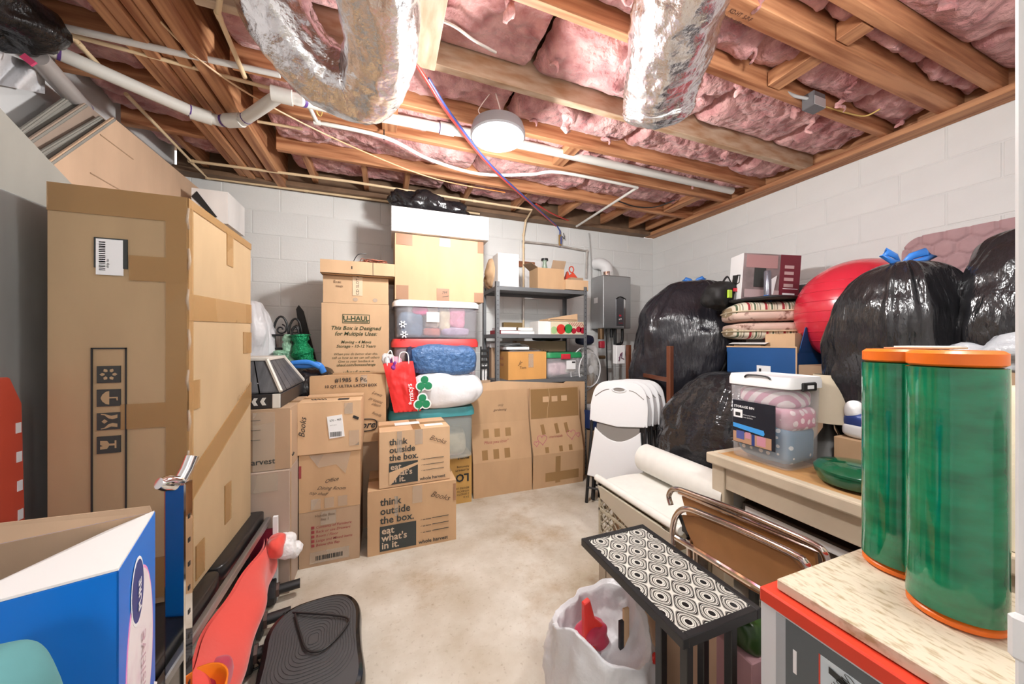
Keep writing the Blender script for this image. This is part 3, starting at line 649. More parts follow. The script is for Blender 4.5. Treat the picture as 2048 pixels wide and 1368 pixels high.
# teal fabric in the near left corner
tf = thing('teal_bundle', 'soft teal fabric bundle beside the blue carton', 'bundle', (-.42, .55, .0))
M().lathe([(.001, 0), (.06, 0), (.06, .02), (.06, .80), (.055, .84), (.001, .85)], 28).build('stack_base', CBD, tf, smooth='auto')
blob((0, .0, .885), .055, .06, .07, .7, .012, 6).build('fabric', mat('teal_cloth', (.09, .25, .26), .9, var=.3, vscale=5), tf, smooth=True)

# red santa suit hanging off the bench
RED = mat('coral_red_fleece', (.72, .07, .05), .85, var=.06, vscale=4, sheen=.4, bump=.2, bscale=60, bdist=.003)
RED2 = mat('crimson_fleece', (.45, .02, .06), .85, sheen=.4)
WFUR = mat('white_fleece', (.85, .85, .86), .9, bump=.7, bscale=45, bdist=.012, sheen=.5)
rs_ = thing('red_costume', 'coral red fleece costume with white cuff draped along bench side', 'costume', (-.5, 1.5, 0))
def drape(u, v):   # u along y from far to near, v down
    y = 2.02-.92*u; z = .325-.30*v*(1-.25*(1-u)) - .0*u
    x = -.548+(.05+.05*u)*math.sin(math.pi*min(1, v*1.15))*(.55+.5*math.sin(u*2.2+.4))+.025*v+.012*math.sin(9*u-6*v)+.008*math.sin(17*u+5*v)
    return (x, y-.06*v, z)
M().grid(drape, 60, 24).grid(lambda u, v: tuple(Vector(drape(u, v))+Vector((-.012-.02*math.sin(math.pi*v), 0, 0))), 60, 24).build('fleece_body', RED, rs_, smooth=True, world=True)
blob((-.475, 2.03, .27), .055, .05, .06, .8, .02, 12).build('white_cuff', WFUR, rs_, smooth=True, world=True); blob((-.44, 2.06, .22), .035, .035, .04, .9, .015, 14).build('white_pompom', WFUR, rs_, smooth=True, world=True)
blob((-.50, 1.97, .30), .04, .06, .05, .8, .02, 10).build('sleeve', RED, rs_, smooth=True, world=True)
blob((-.505, 1.33, .19), .05, .07, .10, .6, .012, 9, seed=2).build('crimson_lining', RED2, rs_, smooth=True, world=True)
og = thing('orange_bag', 'bright orange cloth bag rim at the foot of the bench', 'bag', (-.505, 1.20, 0))
ORG = mat('bright_orange_plastic', (.85, .20, .01), .35)
M().lathe([(.05, .0), (.075, .02), (.085, .20), (.10, .32), (.094, .32), (.075, .20), (.06, .03), (.001, .02)], 32, sx=.8, sy=1).build('bag_wall', ORG, og, smooth=True)
# adjusting pegs of the bench frame on the floor
for i, (px, py) in enumerate(((545, 1165), (520, 1222), (500, 1285))):
    p = PZ(px, py, .06); t = thing('dumbbell', ['iron dumbbell with brown hub lying by the brown carton', 'black iron dumbbell lying between two other dumbbells', 'black iron dumbbell lying by the vibration platform cord'][i], 'dumbbell', (p.x+.035, p.y-.07, 0), R(10), 'iron dumbbells on the floor')
    IR = mat('dark_iron', (.03, .03, .032), .45, .4)
    X = Matrix.Rotation(R(90), 4, 'Y')
    M().lathe([(.055, -.02), (.06, -.015), (.06, .015), (.055, .02)], 8, (-.02, 0, .06), X).build('weight', IR, t, smooth='auto')
    M().lathe([(.022, 0), (.022, .10)], 14, (0, 0, .06), X).build('grip', BLACKP, t, smooth='auto')
    M().lathe([(.035, -.012), (.035, .012)], 6, (.0, 0, .06), X).build('collar', mat('brown_iron', (.10, .06, .05), .5, .3), t)

# vibration plate
vp = thing('vibration_platform', 'black ribbed vibration platform with control panel lying on the floor', 'exercise platform', (-.26, 1.50, 0), R(6))
def outl(k, z, n=64, sc=1.0):
    pts = []
    for i in range(n):
        a = 2*math.pi*i/n; c, s = math.cos(a), math.sin(a)
        w = .195-.022*math.cos(2*a)*0-.02*(abs(s) < .45)
        x = k*(.195*math.copysign(abs(c)**.62, c))*(1-.10*math.exp(-(s*3)**2)); y = .315*math.copysign(abs(s)**.72, s)*(1-(1-k)*.6)
        pts.append((x, y, z))
    return pts
lay = [(.93, .0), (.97, .02), (1, .05), (1, .075), (.985, .095), (.955, .105), (.93, .107)]
b = M(); n = 64
for k, z in lay: b.v += [Vector(p) for p in outl(k, z)]
for i in range(len(lay)-1):
    for j in range(n): b.f.append([i*n+j, i*n+(j+1) % n, (i+1)*n+(j+1) % n, (i+1)*n+j])
b.f.append(list(range(n))[::-1]); b.f.append([(len(lay)-1)*n+j for j in range(n)])
b.build('base_shell', mat('glossy_black_shell', (.008, .008, .009), .08, spec=.6), vp, smooth='auto')
RUB = mat('ribbed_rubber', (.055, .055, .058), .55)
b = M(); b.prism([Vector(p) for p in outl(.87, .1072)], (0, 0, .004)).build('foot_mat', RUB, vp)
b = M()
for k in range(14):
    s = .10+k*.055; b.tube([Vector((p[0]*s/.87, p[1]*s/.87*.82+.06, .112)) for p in outl(.87, .112, 48)], .0012, 4, closed=True)
b.build('rib', RUB, vp, smooth=True)
M().box(-.155, -.055, -.30, -.15, .1085, .1185).build('control_panel', mat('panel_grey', (.22, .24, .28), .25), vp, bevel=.003)
b = M()
for i in range(3):
    for j in range(3): b.lathe([(.008, 0), (.008, .004), (.001, .005)], 12, (-.135+i*.03, -.28+j*.045, .1185))
b.build('button', mat('pale_button', (.5, .55, .6), .3), vp, smooth='auto')
cord = zz([(640, 1235), (560, 1228), (505, 1265), (478, 1300), (505, 1345), (590, 1330), (640, 1290)], [.115, .06, .012, .012, .012, .03, .115])
rc = thing('resistance_cord', 'thin black resistance cord looped over the vibration platform', 'cord', PZ(600, 1260, .1))
loop = cr(zz([(470, 1352), (520, 1330), (478, 1302), (500, 1262), (560, 1230), (600, 1226), (690, 1234), (690, 1256), (650, 1297), (615, 1300), (600, 1265), (590, 1228)], [.008, .02, .008, .008, .06, .122, .122, .122, .122, .122, .122, .122]), 8)
M().tube(loop, .0042, 8).build('cord', BLACKP, rc, smooth=True, world=True)

# ================================================================== back left cartons
t = carton('carton', 'brown carton printed harvest holding up the grey roof-shaped lid', -.80, -.462, 2.08, .640, .955, .42, CBD, R(0), group=None)
f = front(t); f.text([('whole harvest', t['w']-.305, .035, .042, {'bold': .01}), ], INKGREY)
for k in range(3): f.rect(.04, t['w']-.13, .16+k*.05, .162+k*.05, INKGREY, 'printed_line')
f.rect(t['w']*.52, t['w']*.80, 0, .30, TAPEC, 'clear_tape'); g = rside(t); g.rect(0, .015, 0, .30, CBL, 'edge'); g.scribble(.02, .05, .06, .03, 3, INK)
t = carton('carton', 'greyed brown carton on the floor under the harvest carton', -.80, -.462, 2.06, 0, .637, .45, CBG)
f = front(t); f.rect(t['w']*.45, t['w']*.85, .54, .63, TAPEC, 'clear_tape'); f.scribble(.20, .35, .05, .06, 3, PENB)
rside(t).rect(.02, .03, .02, .62, CBD, 'seam')
bk = thing('picture_frame', 'dark red and white framed panel leaning under the bench end', 'frame', (-.56, 2.035, 0))
M().box(-.07, .04, -.006, .006, 0, .36).build('panel', mat('dark_red_print', (.20, .01, .03), .4), bk); M().box(.035, .055, -.01, .008, 0, .42).build('white_edge', PAPER, bk)

# stack of three cartons
GA = 'stack of three taped cartons'
t = carton('carton', 'taped carton with pink checklist print, bottom of three stacked', -.457, -.14, 2.25, 0, .318, .32, CBD, seed=3)
w = t['w']; f = front(t)
LN = ['Contents of Furniture', 'Rack or use Drawers', 'Room / Floor', 'Large and Mixed items', 'Below this flap']
f.text([(q_, .085, .220-.026*k, .021, {'shear': .2, 'bold': .012}) for k, q_ in enumerate(LN)], INKR)
for k in range(5): f.rect(.062, .078, .219-.026*k, .234-.026*k, INKR, 'check_box', k=.0004)
f.rect(.055, .26, .020, .085, TAPEC, 'clear_tape', k=.0004); barcode(f, .085, .035, .14, .026); f.text([('Handle Box', .08, .285, .022, {}), ('Bay 1', .11, .262, .02, {})], PENB)
f.rect(.11, .19, .235, .312, TAPEC, 'clear_tape')
t = carton('carton', 'taped carton with handwritten room note, middle of three stacked', -.457, -.138, 2.25, .320, .652, .32, CB, seed=4)
f = front(t); f.text([('Office', .13, .155, .030, {'rot': 8, 'shear': .5}), ('Dining Room', .09, .125, .028, {'rot': -8, 'shear': .5}), ('top shelf', .05, .105, .026, {'rot': -14, 'shear': .5})], INK, 'handwriting')
f.rect(0, .012, .20, .27, INKR, 'printed_mark'); f.poly([(.05, .325), (.27, .325), (.24, .20), (.19, .26), (.10, .25)], TAPEC, 'clear_tape')
for x in (.06, .13, .2): f.rect(x, x+.05, .01, .07, TAPEC, 'tape')
t = carton('carton', 'carton with white address label and barcode, top of three stacked', -.462, -.132, 2.24, .654, .952, .33, CBL, seed=5)
f = front(t); f.rect(.155, .235, .085, .215, PAPER, 'address_label', rot=R(6), k=.0006); barcode(f, .165, .092, .06, .028); f.text([('270 - 465', .163, .180, .016, {'rot': 6, 'bold': .02}), ('lot 4 item', .165, .155, .009, {'rot': 6})], INK)
f.text([('Books', .035, .10, .045, {'rot': 85, 'shear': .4})], INK, 'handwriting'); f.rect(.265, .32, .03, .12, TAPEC, 'clear_tape'); f.rect(.24, .285, .22, .285, TAPEC, 'clear_tape'); f.poly([(.285, .195), (.315, .18), (.32, .195), (.29, .21)], INK, 'marker_dash')
tp = top(t); tp.scribble(.05, .08, .09, .06, 5, INK, r=.002); tp.rect(.2, .26, .04, .10, INK, 'black_mark')

# box with #1985 print, its base carton and the tall printed moving box behind
t = carton('carton', 'plain brown carton under the carton printed 1985', -.45, .0, 2.60, 0, .60, .30, CBD)
t = carton('carton', 'carton printed 1985 with handwritten notes and an oval mark', -.464, .011, 2.585, .602, 1.07, .27, CB, seed=7)
w = t['w']; f = front(t)
f.text([('#1985  5 Pc.', w*.53, .425, .040, {'align': 'CENTER', 'bold': .015}), ('10 QT. ULTRA LATCH BOX', w*.53, .388, .027, {'align': 'CENTER', 'bold': .015})], INK)
f.text([('Lewis', w*.80, .34, .03, {'rot': -25, 'shear': .5}), ('present', w*.76, .30, .03, {'rot': -25, 'shear': .5}), ('clean', w*.79, .26, .03, {'rot': -20, 'shear': .5}), ('beads', w*.80, .20, .028, {'rot': -28, 'shear': .5})], PENB, 'handwriting')
ovl = [(w*.62+.12*math.copysign(abs(math.cos(a))**.5, math.cos(a)), .12+.042*math.copysign(abs(math.sin(a))**.6, math.sin(a))) for a in [i*math.pi/20 for i in range(41)]]
f.strokes([ovl], .0035, INK, 'oval_ring'); f.text([('Store', w*.845, .10, .065, {'shear': .35, 'align': 'RIGHT', 'bold': .02}), ('\u00AE', w*.86, .13, .022, {})], INK)
f.rect(w*.66, w*.74, .41, .468, TAPEC, 'clear_tape')
t = carton('moving_box', 'tall moving box printed with green lettering about multiple uses', -.438, .034, 2.87, .40, 1.593, .30, CBL, flaps=False)
f = front(t); w = t['w']; z = t['h']; cx = w*.5
def ctr(s, y, size, **k): return (s, cx, y, size, dict({'align': 'CENTER', 'shear': .25, 'bold': .012}, **k))
f.rect(cx-.095, cx+.095, z-.150, z-.082, INKG, 'logo_frame'); f.rect(cx-.090, cx+.090, z-.145, z-.087, CBL, 'logo_ground', k=.0006); f.rect(cx-.085, cx+.085, z-.142, z-.134, INKG, 'logo_bar', k=.0012)
f.text([('U-HAUL', cx, z-.130, .050, {'align': 'CENTER', 'bold': .035})], INKG, k=.002)
f.text([ctr('This Box is Designed', z-.20, .041), ctr('for Multiple Uses:', z-.243, .041), ctr('Moving - 4 Move', z-.303, .031), ctr('Storage - 10-12 Years', z-.335, .031),
        ctr('When you do better than this,', z-.392, .025, bold=0), ctr('tell us how so we can tell others', z-.420, .025, bold=0), ctr('Give us your feedback at', z-.448, .025, bold=0), ctr('uhaul.com/boxexchange', z-.476, .028), ctr('uhaul.com', z-.54, .046, bold=.02)], INKG)
t = carton('carton', 'small carton with a marked tape strip on the tall moving box', -.428, .03, 2.87, 1.595, 1.80, .30, CBL)
f = front(t); f.rect(.20, .27, .06, .205, mat('pale_tape', (.72, .55, .38), .4), 'tape_strip'); f.text([('SLOT #', .245, .12, .03, {'rot': 90}), ('CD', .245, .065, .03, {'rot': 90})], INK); f.text([('Exec', .07, .15, .028, {}), ('mugs', .085, .12, .024, {})], PENB, 'handwriting')
for x in (.22, .36): f.poly([(x+.018*math.cos(a), .03+.015*math.sin(a)) for a in [i*math.pi/6 for i in range(12)]], TAPEC, 'clear_sticker')
tr_ = thing('cardboard_tray', 'shallow open cardboard tray on top of the small carton', 'tray', (-.18, 2.99, 1.803))
for a in ((-.256, .256, -.19, -.186, 0, .10), (-.256, .256, .186, .19, 0, .10), (-.256, -.252, -.186, .186, 0, .10), (.252, .256, -.186, .186, 0, .10), (-.256, .256, -.19, .19, 0, .004)): M().box(*a).build('tray_panel', CBL, tr_)
M().box(.098, .101, -.1925, -.19, 0, .10).build('seam', INK, tr_); M().box(-.05, -.043, -.1925, -.19, .04, .062).build('hand_hole', INK, tr_)
tw = thing('copper_wire', 'tangle of copper coloured wire lying in the cardboard tray', 'wire', (-.13, 2.90, 1.840)); b = M(); rn = random.Random(8)
M().box(-.20, .20, -.08, .15, -.033, .055).build('liner_card', CBD, tw)
for k in range(12): b.tube(cr([(rn.uniform(-.05, .15), rn.uniform(-.08, .04), rn.uniform(.06, .10)) for _ in range(5)], 5), .003, 5)
b.build('strand', mat('copper_strand', (.45, .16, .10), .4, .4), tw, smooth=True)
M().tube(cr([(-.10, -.02, .06), (-.06, -.05, .125), (.0, -.04, .14)], 5), .003, 5).build('black_strand', BLACKP, tw)

# roof-shaped dark lid on the harvest carton
rl = thing('roof_lid', 'dark grey planked roof-shaped lid with white trim and arrow band', 'decoration', (-.74, 2.36, .957))
GP = mat('grey_plank', (.075, .078, .085), .55, var=.35, vscale=9, stretch=(6, .6, 1)); TRW = mat('aged_white_trim', (.62, .60, .55), .6)
bx, by, ts, hh = .235, .27, .60, .17
def roofp(s, t, y):  # side s: 0 front 1 right 2 back 3 left
    a = (1-t)+t*ts
    q = [Vector((-bx*a+2*bx*a*y, -by*a, t*hh)), Vector((bx*a, -by*a+2*by*a*y, t*hh)), Vector((bx*a-2*bx*a*y, by*a, t*hh)), Vector((-bx*a, by*a-2*by*a*y, t*hh))]
    return q[s]+Vector((0, 0, .075))
for s in range(4):
    for k in range(5):
        a0, a1 = k/5+.008, (k+1)/5-.008
        M().prism([roofp(s, .03, a0), roofp(s, .03, a1), roofp(s, .97, a1), roofp(s, .97, a0)], roofp(s, .5, .5).normalized()*.0+Vector((0, 0, .008))).build('plank', GP, rl)
    M().tube([roofp(s, 0, 0)+Vector((0, 0, .01)), roofp(s, 1, 0)+Vector((0, 0, .01))], .010, 6).build('corner_trim', TRW, rl)
M().box(-bx*ts-.012, bx*ts+.012, -by*ts-.012, by*ts+.012, hh+.072, hh+.088).build('top_board', TRW, rl, bevel=.002)
M().box(-bx, bx, -by, by, .0, .074).build('band', mat('black_band', (.02, .02, .022), .4), rl, bevel=.003)
for k in range(9):
    x = -.13+k*.036; d = 1 if k < 5 else -1
    for (X_, sgn) in ((None, 1),): M().prism([(x-d*.012, -by-.003, .018), (x+d*.004, -by-.003, .018), (x+d*.014, -by-.003, .037), (x+d*.004, -by-.003, .056), (x-d*.012, -by-.003, .056), (x-d*.002, -by-.003, .037)], (0, .0028, 0)).build('arrow', TRW, rl)
for x in (-bx+.02, bx-.02): M().box(x-.018, x+.018, -by-.006, -by, .0, .074).build('bracket', TRW, rl, bevel=.002)

# clutter behind: bag with blue strings, lantern, foil garlands, white bag, dark plank
bag('trash_bag', 'small black trash bag with bright blue drawstring behind roof-shaped lid', (-.56, 2.80, .70), .20, .16, .44, 21, BAGK, pleat=.08, nu=32, nv=56)
o = thing('drawstring_bag_ties', 'crumpled bright blue plastic ties lying on small black bag', 'tie', (-.56, 2.72, 1.13))
M().tube(cr([(-.16, -.05, .04), (-.05, -.08, .02), (.05, -.07, .01), (.14, -.09, .015), (.17, -.07, -.04)], 6), .02, 8, sq=.5).tube(cr([(-.02, -.09, .03), (.08, -.10, .035), (.15, -.10, .0)], 6), .016, 8, sq=.5).build('film', BLUETIE, o, smooth=True)
wbx = thing('support_crate', 'dark crate under the small black trash bag', 'crate', (-.65, 2.95, 0)); M().box(-.42, .15, -.3, .35, 0, .68).build('crate_body', CBD, wbx, bevel=.004)
for z in (.2, .45): M().box(-.42, .15, -.305, -.3, z, z+.01).build('slat_line', INK, wbx)
c = PY(505, 655, 3.05)
bag('plastic_bag', 'crumpled white plastic bag standing behind the roof-shaped lid', (c.x+.0, 3.0, .72), .15, .13, .88, 31, BAGW, pleat=.12, namp=.08, nu=44, nv=64)
c = PY(505, 740, 2.98); o = thing('blue_film', 'scrap of bright blue plastic film beside the white bag', 'film', (c.x-.02, 2.80, c.z-.08)); blob((0, 0, .04), .08, .04, .035, .8, .03, 14).build('film', BLUETIE, o, smooth=True); M().box(-.1, .06, -.03, .2, -.35, .005).build('backing_board', CBD, o)
GF = mat('green_foil', (.01, .30, .12), .22, .55, bump=1, bscale=60, bdist=.02); GFL = mat('pale_green_foil', (.35, .62, .45), .3, .3, bump=1, bscale=50, bdist=.02)
def garland(px0, py0, px1, py1, Y, r, m, label, seed):
    a = PY(px0, py0, Y); b_ = PY(px1, py1, Y); t = thing('foil_garland', label, 'garland', (b_.x, Y, b_.z), group=None)
    pts = cr([b_, b_.lerp(a, .35)+Vector((.01, 0, 0)), b_.lerp(a, .7)+Vector((-.01, 0, 0)), a], 9); n = len(pts); rn = random.Random(seed)
    M().tube(pts, [r*(.7+.5*rn.random()) if 0 < i < n-1 else r*.4 for i in range(n)], 14).build('foil', m, t, smooth=True, world=True)
garland(514, 668, 517, 785, 3.0, .055, GF, 'upright green foil garland roll beside the white plastic bag', 1)
garland(600, 668, 622, 770, 2.95, .065, GF, 'slanting green foil garland roll beside the dark plank', 2)
garland(575, 668, 588, 775, 2.97, .032, GFL, 'pale green foil garland roll between lantern and green garland', 3)
garland(560, 700, 566, 775, 2.93, .035, GFL, 'short pale green foil garland in front of the lantern', 4)
garland(628, 752, 600, 772, 2.75, .05, GF, 'small crumpled green foil scrap on the black bag', 5)
c = PY(562, 700, 3.08); ln = thing('lantern', 'black wire lantern with scrolled top and brown glass panes', 'lantern', (c.x, 3.08, .75))
z1 = PY(560, 672, 3.08).z-.75
for x in (-.10, .10):
    for y in (-.08, .08): M().box(x-.008, x+.008, y-.008, y+.008, 0, z1).build('post', BLACKM, ln)
GLS = mat('amber_lantern_glass', (.16, .09, .04), .1, alpha=.75)
M().box(-.095, .095, -.078, .078, 0, z1-.1).build('glass', GLS, ln)
for z in (z1, z1-.10, .02): M().box(-.115, .115, -.09, .09, z, z+.012).build('rim', BLACKM, ln)
def scroll(x, d, s): return [(x+d*s*(.5-.5*math.cos(t)), 0, z1+s*1.5*math.sin(t)) for t in [i*math.pi/12 for i in range(13)]]
b = M()
for x, d, s in ((-.12, 1, .06), (-.05, 1, .10), (.05, 1, .09), (.12, -1, .05)): b.tube(scroll(x, d, s), .008, 8)
for x, s in ((-.10, .03), (.0, .035), (.09, .03)): b.tube([(x+s*math.cos(t)*(.3+t/9), 0, z1+.05+s*math.sin(t)*(.3+t/9)) for t in [i*.45 for i in range(18)]], .006, 8)
b.build('scroll', BLACKM, ln, smooth=True)
c = PY(535, 700, 3.05); o = thing('copper_tube', 'copper coloured wrapped tube standing left of the lantern', 'tube', (c.x, 3.05, .72)); M().lathe([(.028, 0), (.028, .66), (.02, .70), (.001, .70)], 14).build('tube', mat('copper_wrap', (.32, .12, .06), .35, .4, var=.5, vscale=10), o, smooth='auto')
q = [PY(x, y, 3.25) for x, y in ((592, 618), (597, 610), (606, 622), (640, 752), (630, 830), (612, 770))]
pk = thing('dark_plank', 'black pointed plank leaning against the back block wall', 'plank', (q[3].x, 3.25, .55)); M().prism(q, (0, .03, 0)).build('plank', mat('matte_black_wood', (.014, .014, .015), .55), pk, bevel=.002, world=True)
wbx = thing('storage_chest', 'plain brown chest behind the stacked cartons', 'chest', (-.36, 3.27, 0)); M().box(-.30, .20, -.08, .12, 0, .55).build('chest_body', CBD, wbx, bevel=.004); M().box(-.305, .205, -.085, .125, .55, .60).build('chest_lid', CBD, wbx, bevel=.004)
# small grey-white box seen above the tall carton
c = PY(420, 415, 2.9); o = carton('carton', 'grey-white box with black stripe above the tall taped carton', c.x-.10, c.x+.10, 2.9, c.z-.10, c.z+.12, .3, CBW, flaps=False); front(o).poly([(.0, .16), (.12, .03), (.14, .04), (.03, .20)], INK, 'black_stripe')
o = thing('tall_rack', 'plain tall box supporting the grey-white carton', 'box', (c.x, 3.08, 0)); M().box(-.12, .03, -.17, .15, 0, c.z-.102).build('rack_body', CBD, o, bevel=.004); M().box(-.12, .03, -.174, -.17, .8, .81).build('seam', TAPE, o)

# ================================================================== tower in the middle of the back wall
def tote(name, label, x0, x1, yf, z0, z1, d, bodym, lidm, lidh=.04, taper=.94, group=None, rz=0, latches=None):
    w, h = x1-x0, z1-z0; t = thing(name, label, 'tote', ((x0+x1)/2, yf+d/2, z0), rz, group)
    hb = h-lidh
    def ring(k, z, n=40, e=.25):
        out = []
        for i in range(n):
            a = 2*math.pi*(i+.5)/n; c, s = math.cos(a), math.sin(a); out.append(Vector((w/2*k*math.copysign(abs(c)**e, c), d/2*k*math.copysign(abs(s)**e, s), z)))
        return out
    b = M(); n = 40; lay = [(taper*.97, 0), (taper, .006), (.955, hb), (.945, hb), (taper-.012, .012)]
    for k, z in lay: b.v += ring(k, z)
    for i in range(len(lay)-1):
        for j in range(n): b.f.append([i*n+j, i*n+(j+1) % n, (i+1)*n+(j+1) % n, (i+1)*n+j])
    b.f.append(list(range(n))[::-1])
    b.build('tub', bodym, t, smooth='auto')
    b = M(); lay = [(.985, hb-.018), (1.0, hb-.016), (1.0, hb+lidh*.4), (.96, hb+lidh), (.90, hb+lidh*.86)]
    for k, z in lay: b.v += ring(k, z)
    for i in range(len(lay)-1):
        for j in range(n): b.f.append([i*n+j, i*n+(j+1) % n, (i+1)*n+(j+1) % n, (i+1)*n+j])
    b.f.append([(len(lay)-1)*n+j for j in range(n)])
    lo_ = b.build('lid', lidm, t, smooth='auto')
    if latches: M().box(-.05, .05, -d/2-.012, -d/2+.004, hb-.03, hb+.02).build('latch', latches, lo_, bevel=.004)
    t['w'] = w; t['d'] = d; t['h'] = h
    return t
def cloth(name, label, c, r, m, seed, group=None, namp=.02, e=.45, rz=0, cat='cloth'):
    t = thing(name, label, cat, (c[0], c[1], c[2]-r[2]), rz, group); blob((0, 0, r[2]), r[0], r[1], r[2], e, namp, 9, nu=18, nv=28, seed=seed).build('cloth', m, t, smooth=True); return t
def fab(name, col, col2=None, s=12): return mat(name, col, .9, col2=col2, vscale=s, var=0 if col2 else .12, bump=.2, bscale=60, bdist=.004, vlo=.45, vhi=.55)
# bottom: carton printed LOW upside down
t = carton('carton', 'ochre carton with upside-down black print under the teal-lidded tote', .10, .665, 2.72, 0, .392, .36, cardboard('cardboard_ochre', (.50, .29, .09)), flaps=False)
f = front(t); w = t['w']; f.text([('LOW', w-.02, .235, .085, {'rot': 180, 'bold': .03}), ('ALUMINUM', w-.02, .275, .022, {'rot': 180}), ('Advertising', w-.02, .30, .022, {'rot': 180}), ('PROFILE', w-.02, .375, .026, {'rot': 180, 'bold': .03}), ('BEFORE USE', w-.02, .13, .022, {'rot': 180}), ('WINDOW', w-.02, .105, .022, {'rot': 180}), ('2 LENGTH', w-.02, .08, .022, {'rot': 180}), ('3/4 in', w-.02, .055, .022, {'rot': 180})], INK)
TEAL = mat('teal_lid', (.06, .30, .33), .4)
tt = tote('storage_tote', 'clear storage tote with teal lid under bags', .021, .677, 2.61, .396, .795, .42, CLRG, TEAL, .05)
cloth('folded_cloth', 'pale beige folded cloth seen inside teal-lidded tote', (.50, 2.80, .50), (.12, .13, .09), fab('beige_cloth', (.62, .52, .36)), 1)
cloth('folded_cloth', 'white folded cloth seen inside teal-lidded tote', (.22, 2.80, .52), (.13, .13, .10), fab('offwhite_cloth', (.68, .66, .62)), 2)
cloth('folded_cloth', 'pinkish paper parcel at bottom right of teal-lidded tote', (.44, 2.74, .43), (.15, .06, .03), fab('pale_pink_paper', (.75, .55, .45)), 3)
# red-lidded tote at the wall with the clear tote and cartons above
rb = carton('carton', 'brown carton hidden below the red-lidded tote', .06, .74, 3.04, 0, .96, .34, CBD)
REDL = mat('red_lid', (.70, .05, .05), .35)
tt = tote('storage_tote', 'pale pink tote with bright red lid under a clear tote', .050, .760, 2.80, .962, 1.325, .46, CLRP, REDL, .05)
carton('carton', 'low brown carton supporting the front of the red-lidded tote', .10, .70, 2.83, .80, .958, .20, CBD)
cloth('folded_cloth', 'magenta cloth seen through the pink tote', (.50, 2.98, 1.14), (.14, .13, .10), fab('magenta_cloth', (.55, .05, .25)), 4); cloth('folded_cloth', 'white cloth seen through the pink tote', (.22, 2.98, 1.13), (.11, .13, .10), MATS['offwhite_cloth'], 5)
tt = tote('storage_tote', 'clear tote with white lid filled with coloured clothes and snowflake stickers', .057, .762, 2.78, 1.329, 1.632, .46, CLR, LIDW, .035)
for i, (x, z, rx, rz_, m, l) in enumerate([(.20, 1.44, .10, .10, fab('slate_blue_cloth', (.10, .16, .24)), 'slate blue garment'), (.27, 1.55, .06, .035, fab('hot_pink_cloth', (.60, .06, .22)), 'hot pink garment'), (.36, 1.50, .06, .09, fab('cream_cloth', (.66, .52, .40)), 'cream garment'),
                                     (.47, 1.48, .05, .10, MATS['beige_cloth'], 'beige garment'), (.57, 1.50, .07, .085, fab('pink_cloth', (.62, .22, .32)), 'dusty pink garment'), (.56, 1.385, .12, .035, fab('lilac_cloth', (.42, .32, .45)), 'lilac garment'), (.36, 1.38, .07, .035, fab('brick_cloth', (.45, .12, .08)), 'brick red garment')]):
    cloth('garment', l+' seen through the clear tote with white lid', (x, 2.90, z), (rx, .08, rz_), m, i+10, cat='garment')
fc = Face(tt, (-tt['w']/2*.95, -tt['d']/2*.955, 0), 'front', .002)
fc.rect(.24, .34, .13, .21, PAPER, 'paper_label', k=.004); fc.scribble(.26, .15, .06, .03, 4, INK, r=.001)
for (x, z) in ((.06, .11), (.07, .03)):
    for k in range(3): fc.rect(x-.028, x+.028, z-.005, z+.005, PAPER, 'snowflake_sticker', rot=R(60*k), k=.004)
t = carton('carton', 'large tan carton taped with brown patches beneath the white box', .077, .787, 2.80, 1.634, 2.150, .50, CBL, flaps=True, tape=TAPEB, seed=9)
f = front(t); w = t['w']; h = t['h']
for a in ((.01, .10, .0, .11), (.32, .42, .0, .10), (.63, .71, 0, .08), (.01, .13, h-.09, h-.004), (.34, .43, h-.075, h-.004), (.66, .71, h-.10, h-.004)): f.rect(*a, TAPEB, 'brown_tape')
f.text([('794', .36, .055, .028, {'rot': 10, 'shear': .4})], INK, 'handwriting'); f.rect(.365, .415, .035, .039, INK, 'underline', rot=R(12), k=.0006)
t = carton('shallow_white_box', 'shallow white cardboard box topmost of the tall stack', .055, .825, 2.76, 2.153, 2.345, .52, CBW, tape=None, rz=R(-1))
bag('trash_bag', 'crumpled black plastic bag draped over the shallow white box', (.37, 2.97, 2.35), .34, .18, .20, 41, BAGK, pleat=.10, namp=.09, nu=48, nv=96, topflat=.8, nf=4.5, lean=(-.06, 0))
# bags on the teal tote
t = thing('gift_bag', 'red paper shopping bag with white lettering on the teal lid', 'bag', (.115, 2.60, .797))
q = [PY(x, y, 2.56)-Vector((.115, 2.60, .797)) for x, y in ((766, 727), (826, 722), (842, 826), (788, 829))]
for v in q[2:]: v.z = .002
gb_ = M()
def gfn(u, v, back=0):
    a_ = q[3].lerp(q[2], u); b_ = q[0].lerp(q[1], u); p = a_.lerp(b_, v); e_ = 16*u*(1-u)*v*(1-v)
    n_ = fbm((u*2.2+back*5, v*2.2, 3), 3)*.022
    return (p.x, -.045-(.016*e_+n_*e_) if not back else .05+.01*e_, p.z)
gb_.grid(lambda u, v: gfn(u, v), 24, 30).grid(lambda u, v: gfn(u, v, 1), 6, 6)
for u_ in (0, 1): gb_.grid(lambda s_, v, u_=u_: tuple(Vector(gfn(u_, v)).lerp(Vector(gfn(u_, v, 1)), s_)+Vector(((.03 if u_ == 0 else -.03)*math.sin(math.pi*s_)*v, 0, 0))), 6, 8)
gb_.grid(lambda s_, u: tuple(Vector(gfn(u, 0)).lerp(Vector(gfn(u, 0, 1)), s_)), 2, 6)
gb_.build('paper_bag', mat('red_paper_bag', (.72, .03, .03), .35, bump=.4, bscale=7, bdist=.03), t, smooth='auto')
fb = Face(t, (0, -.068, 0), 'front', .004)
fb.text([('*macys', .085, .06, .052, {'rot': 97, 'bold': .01})], PAPER)
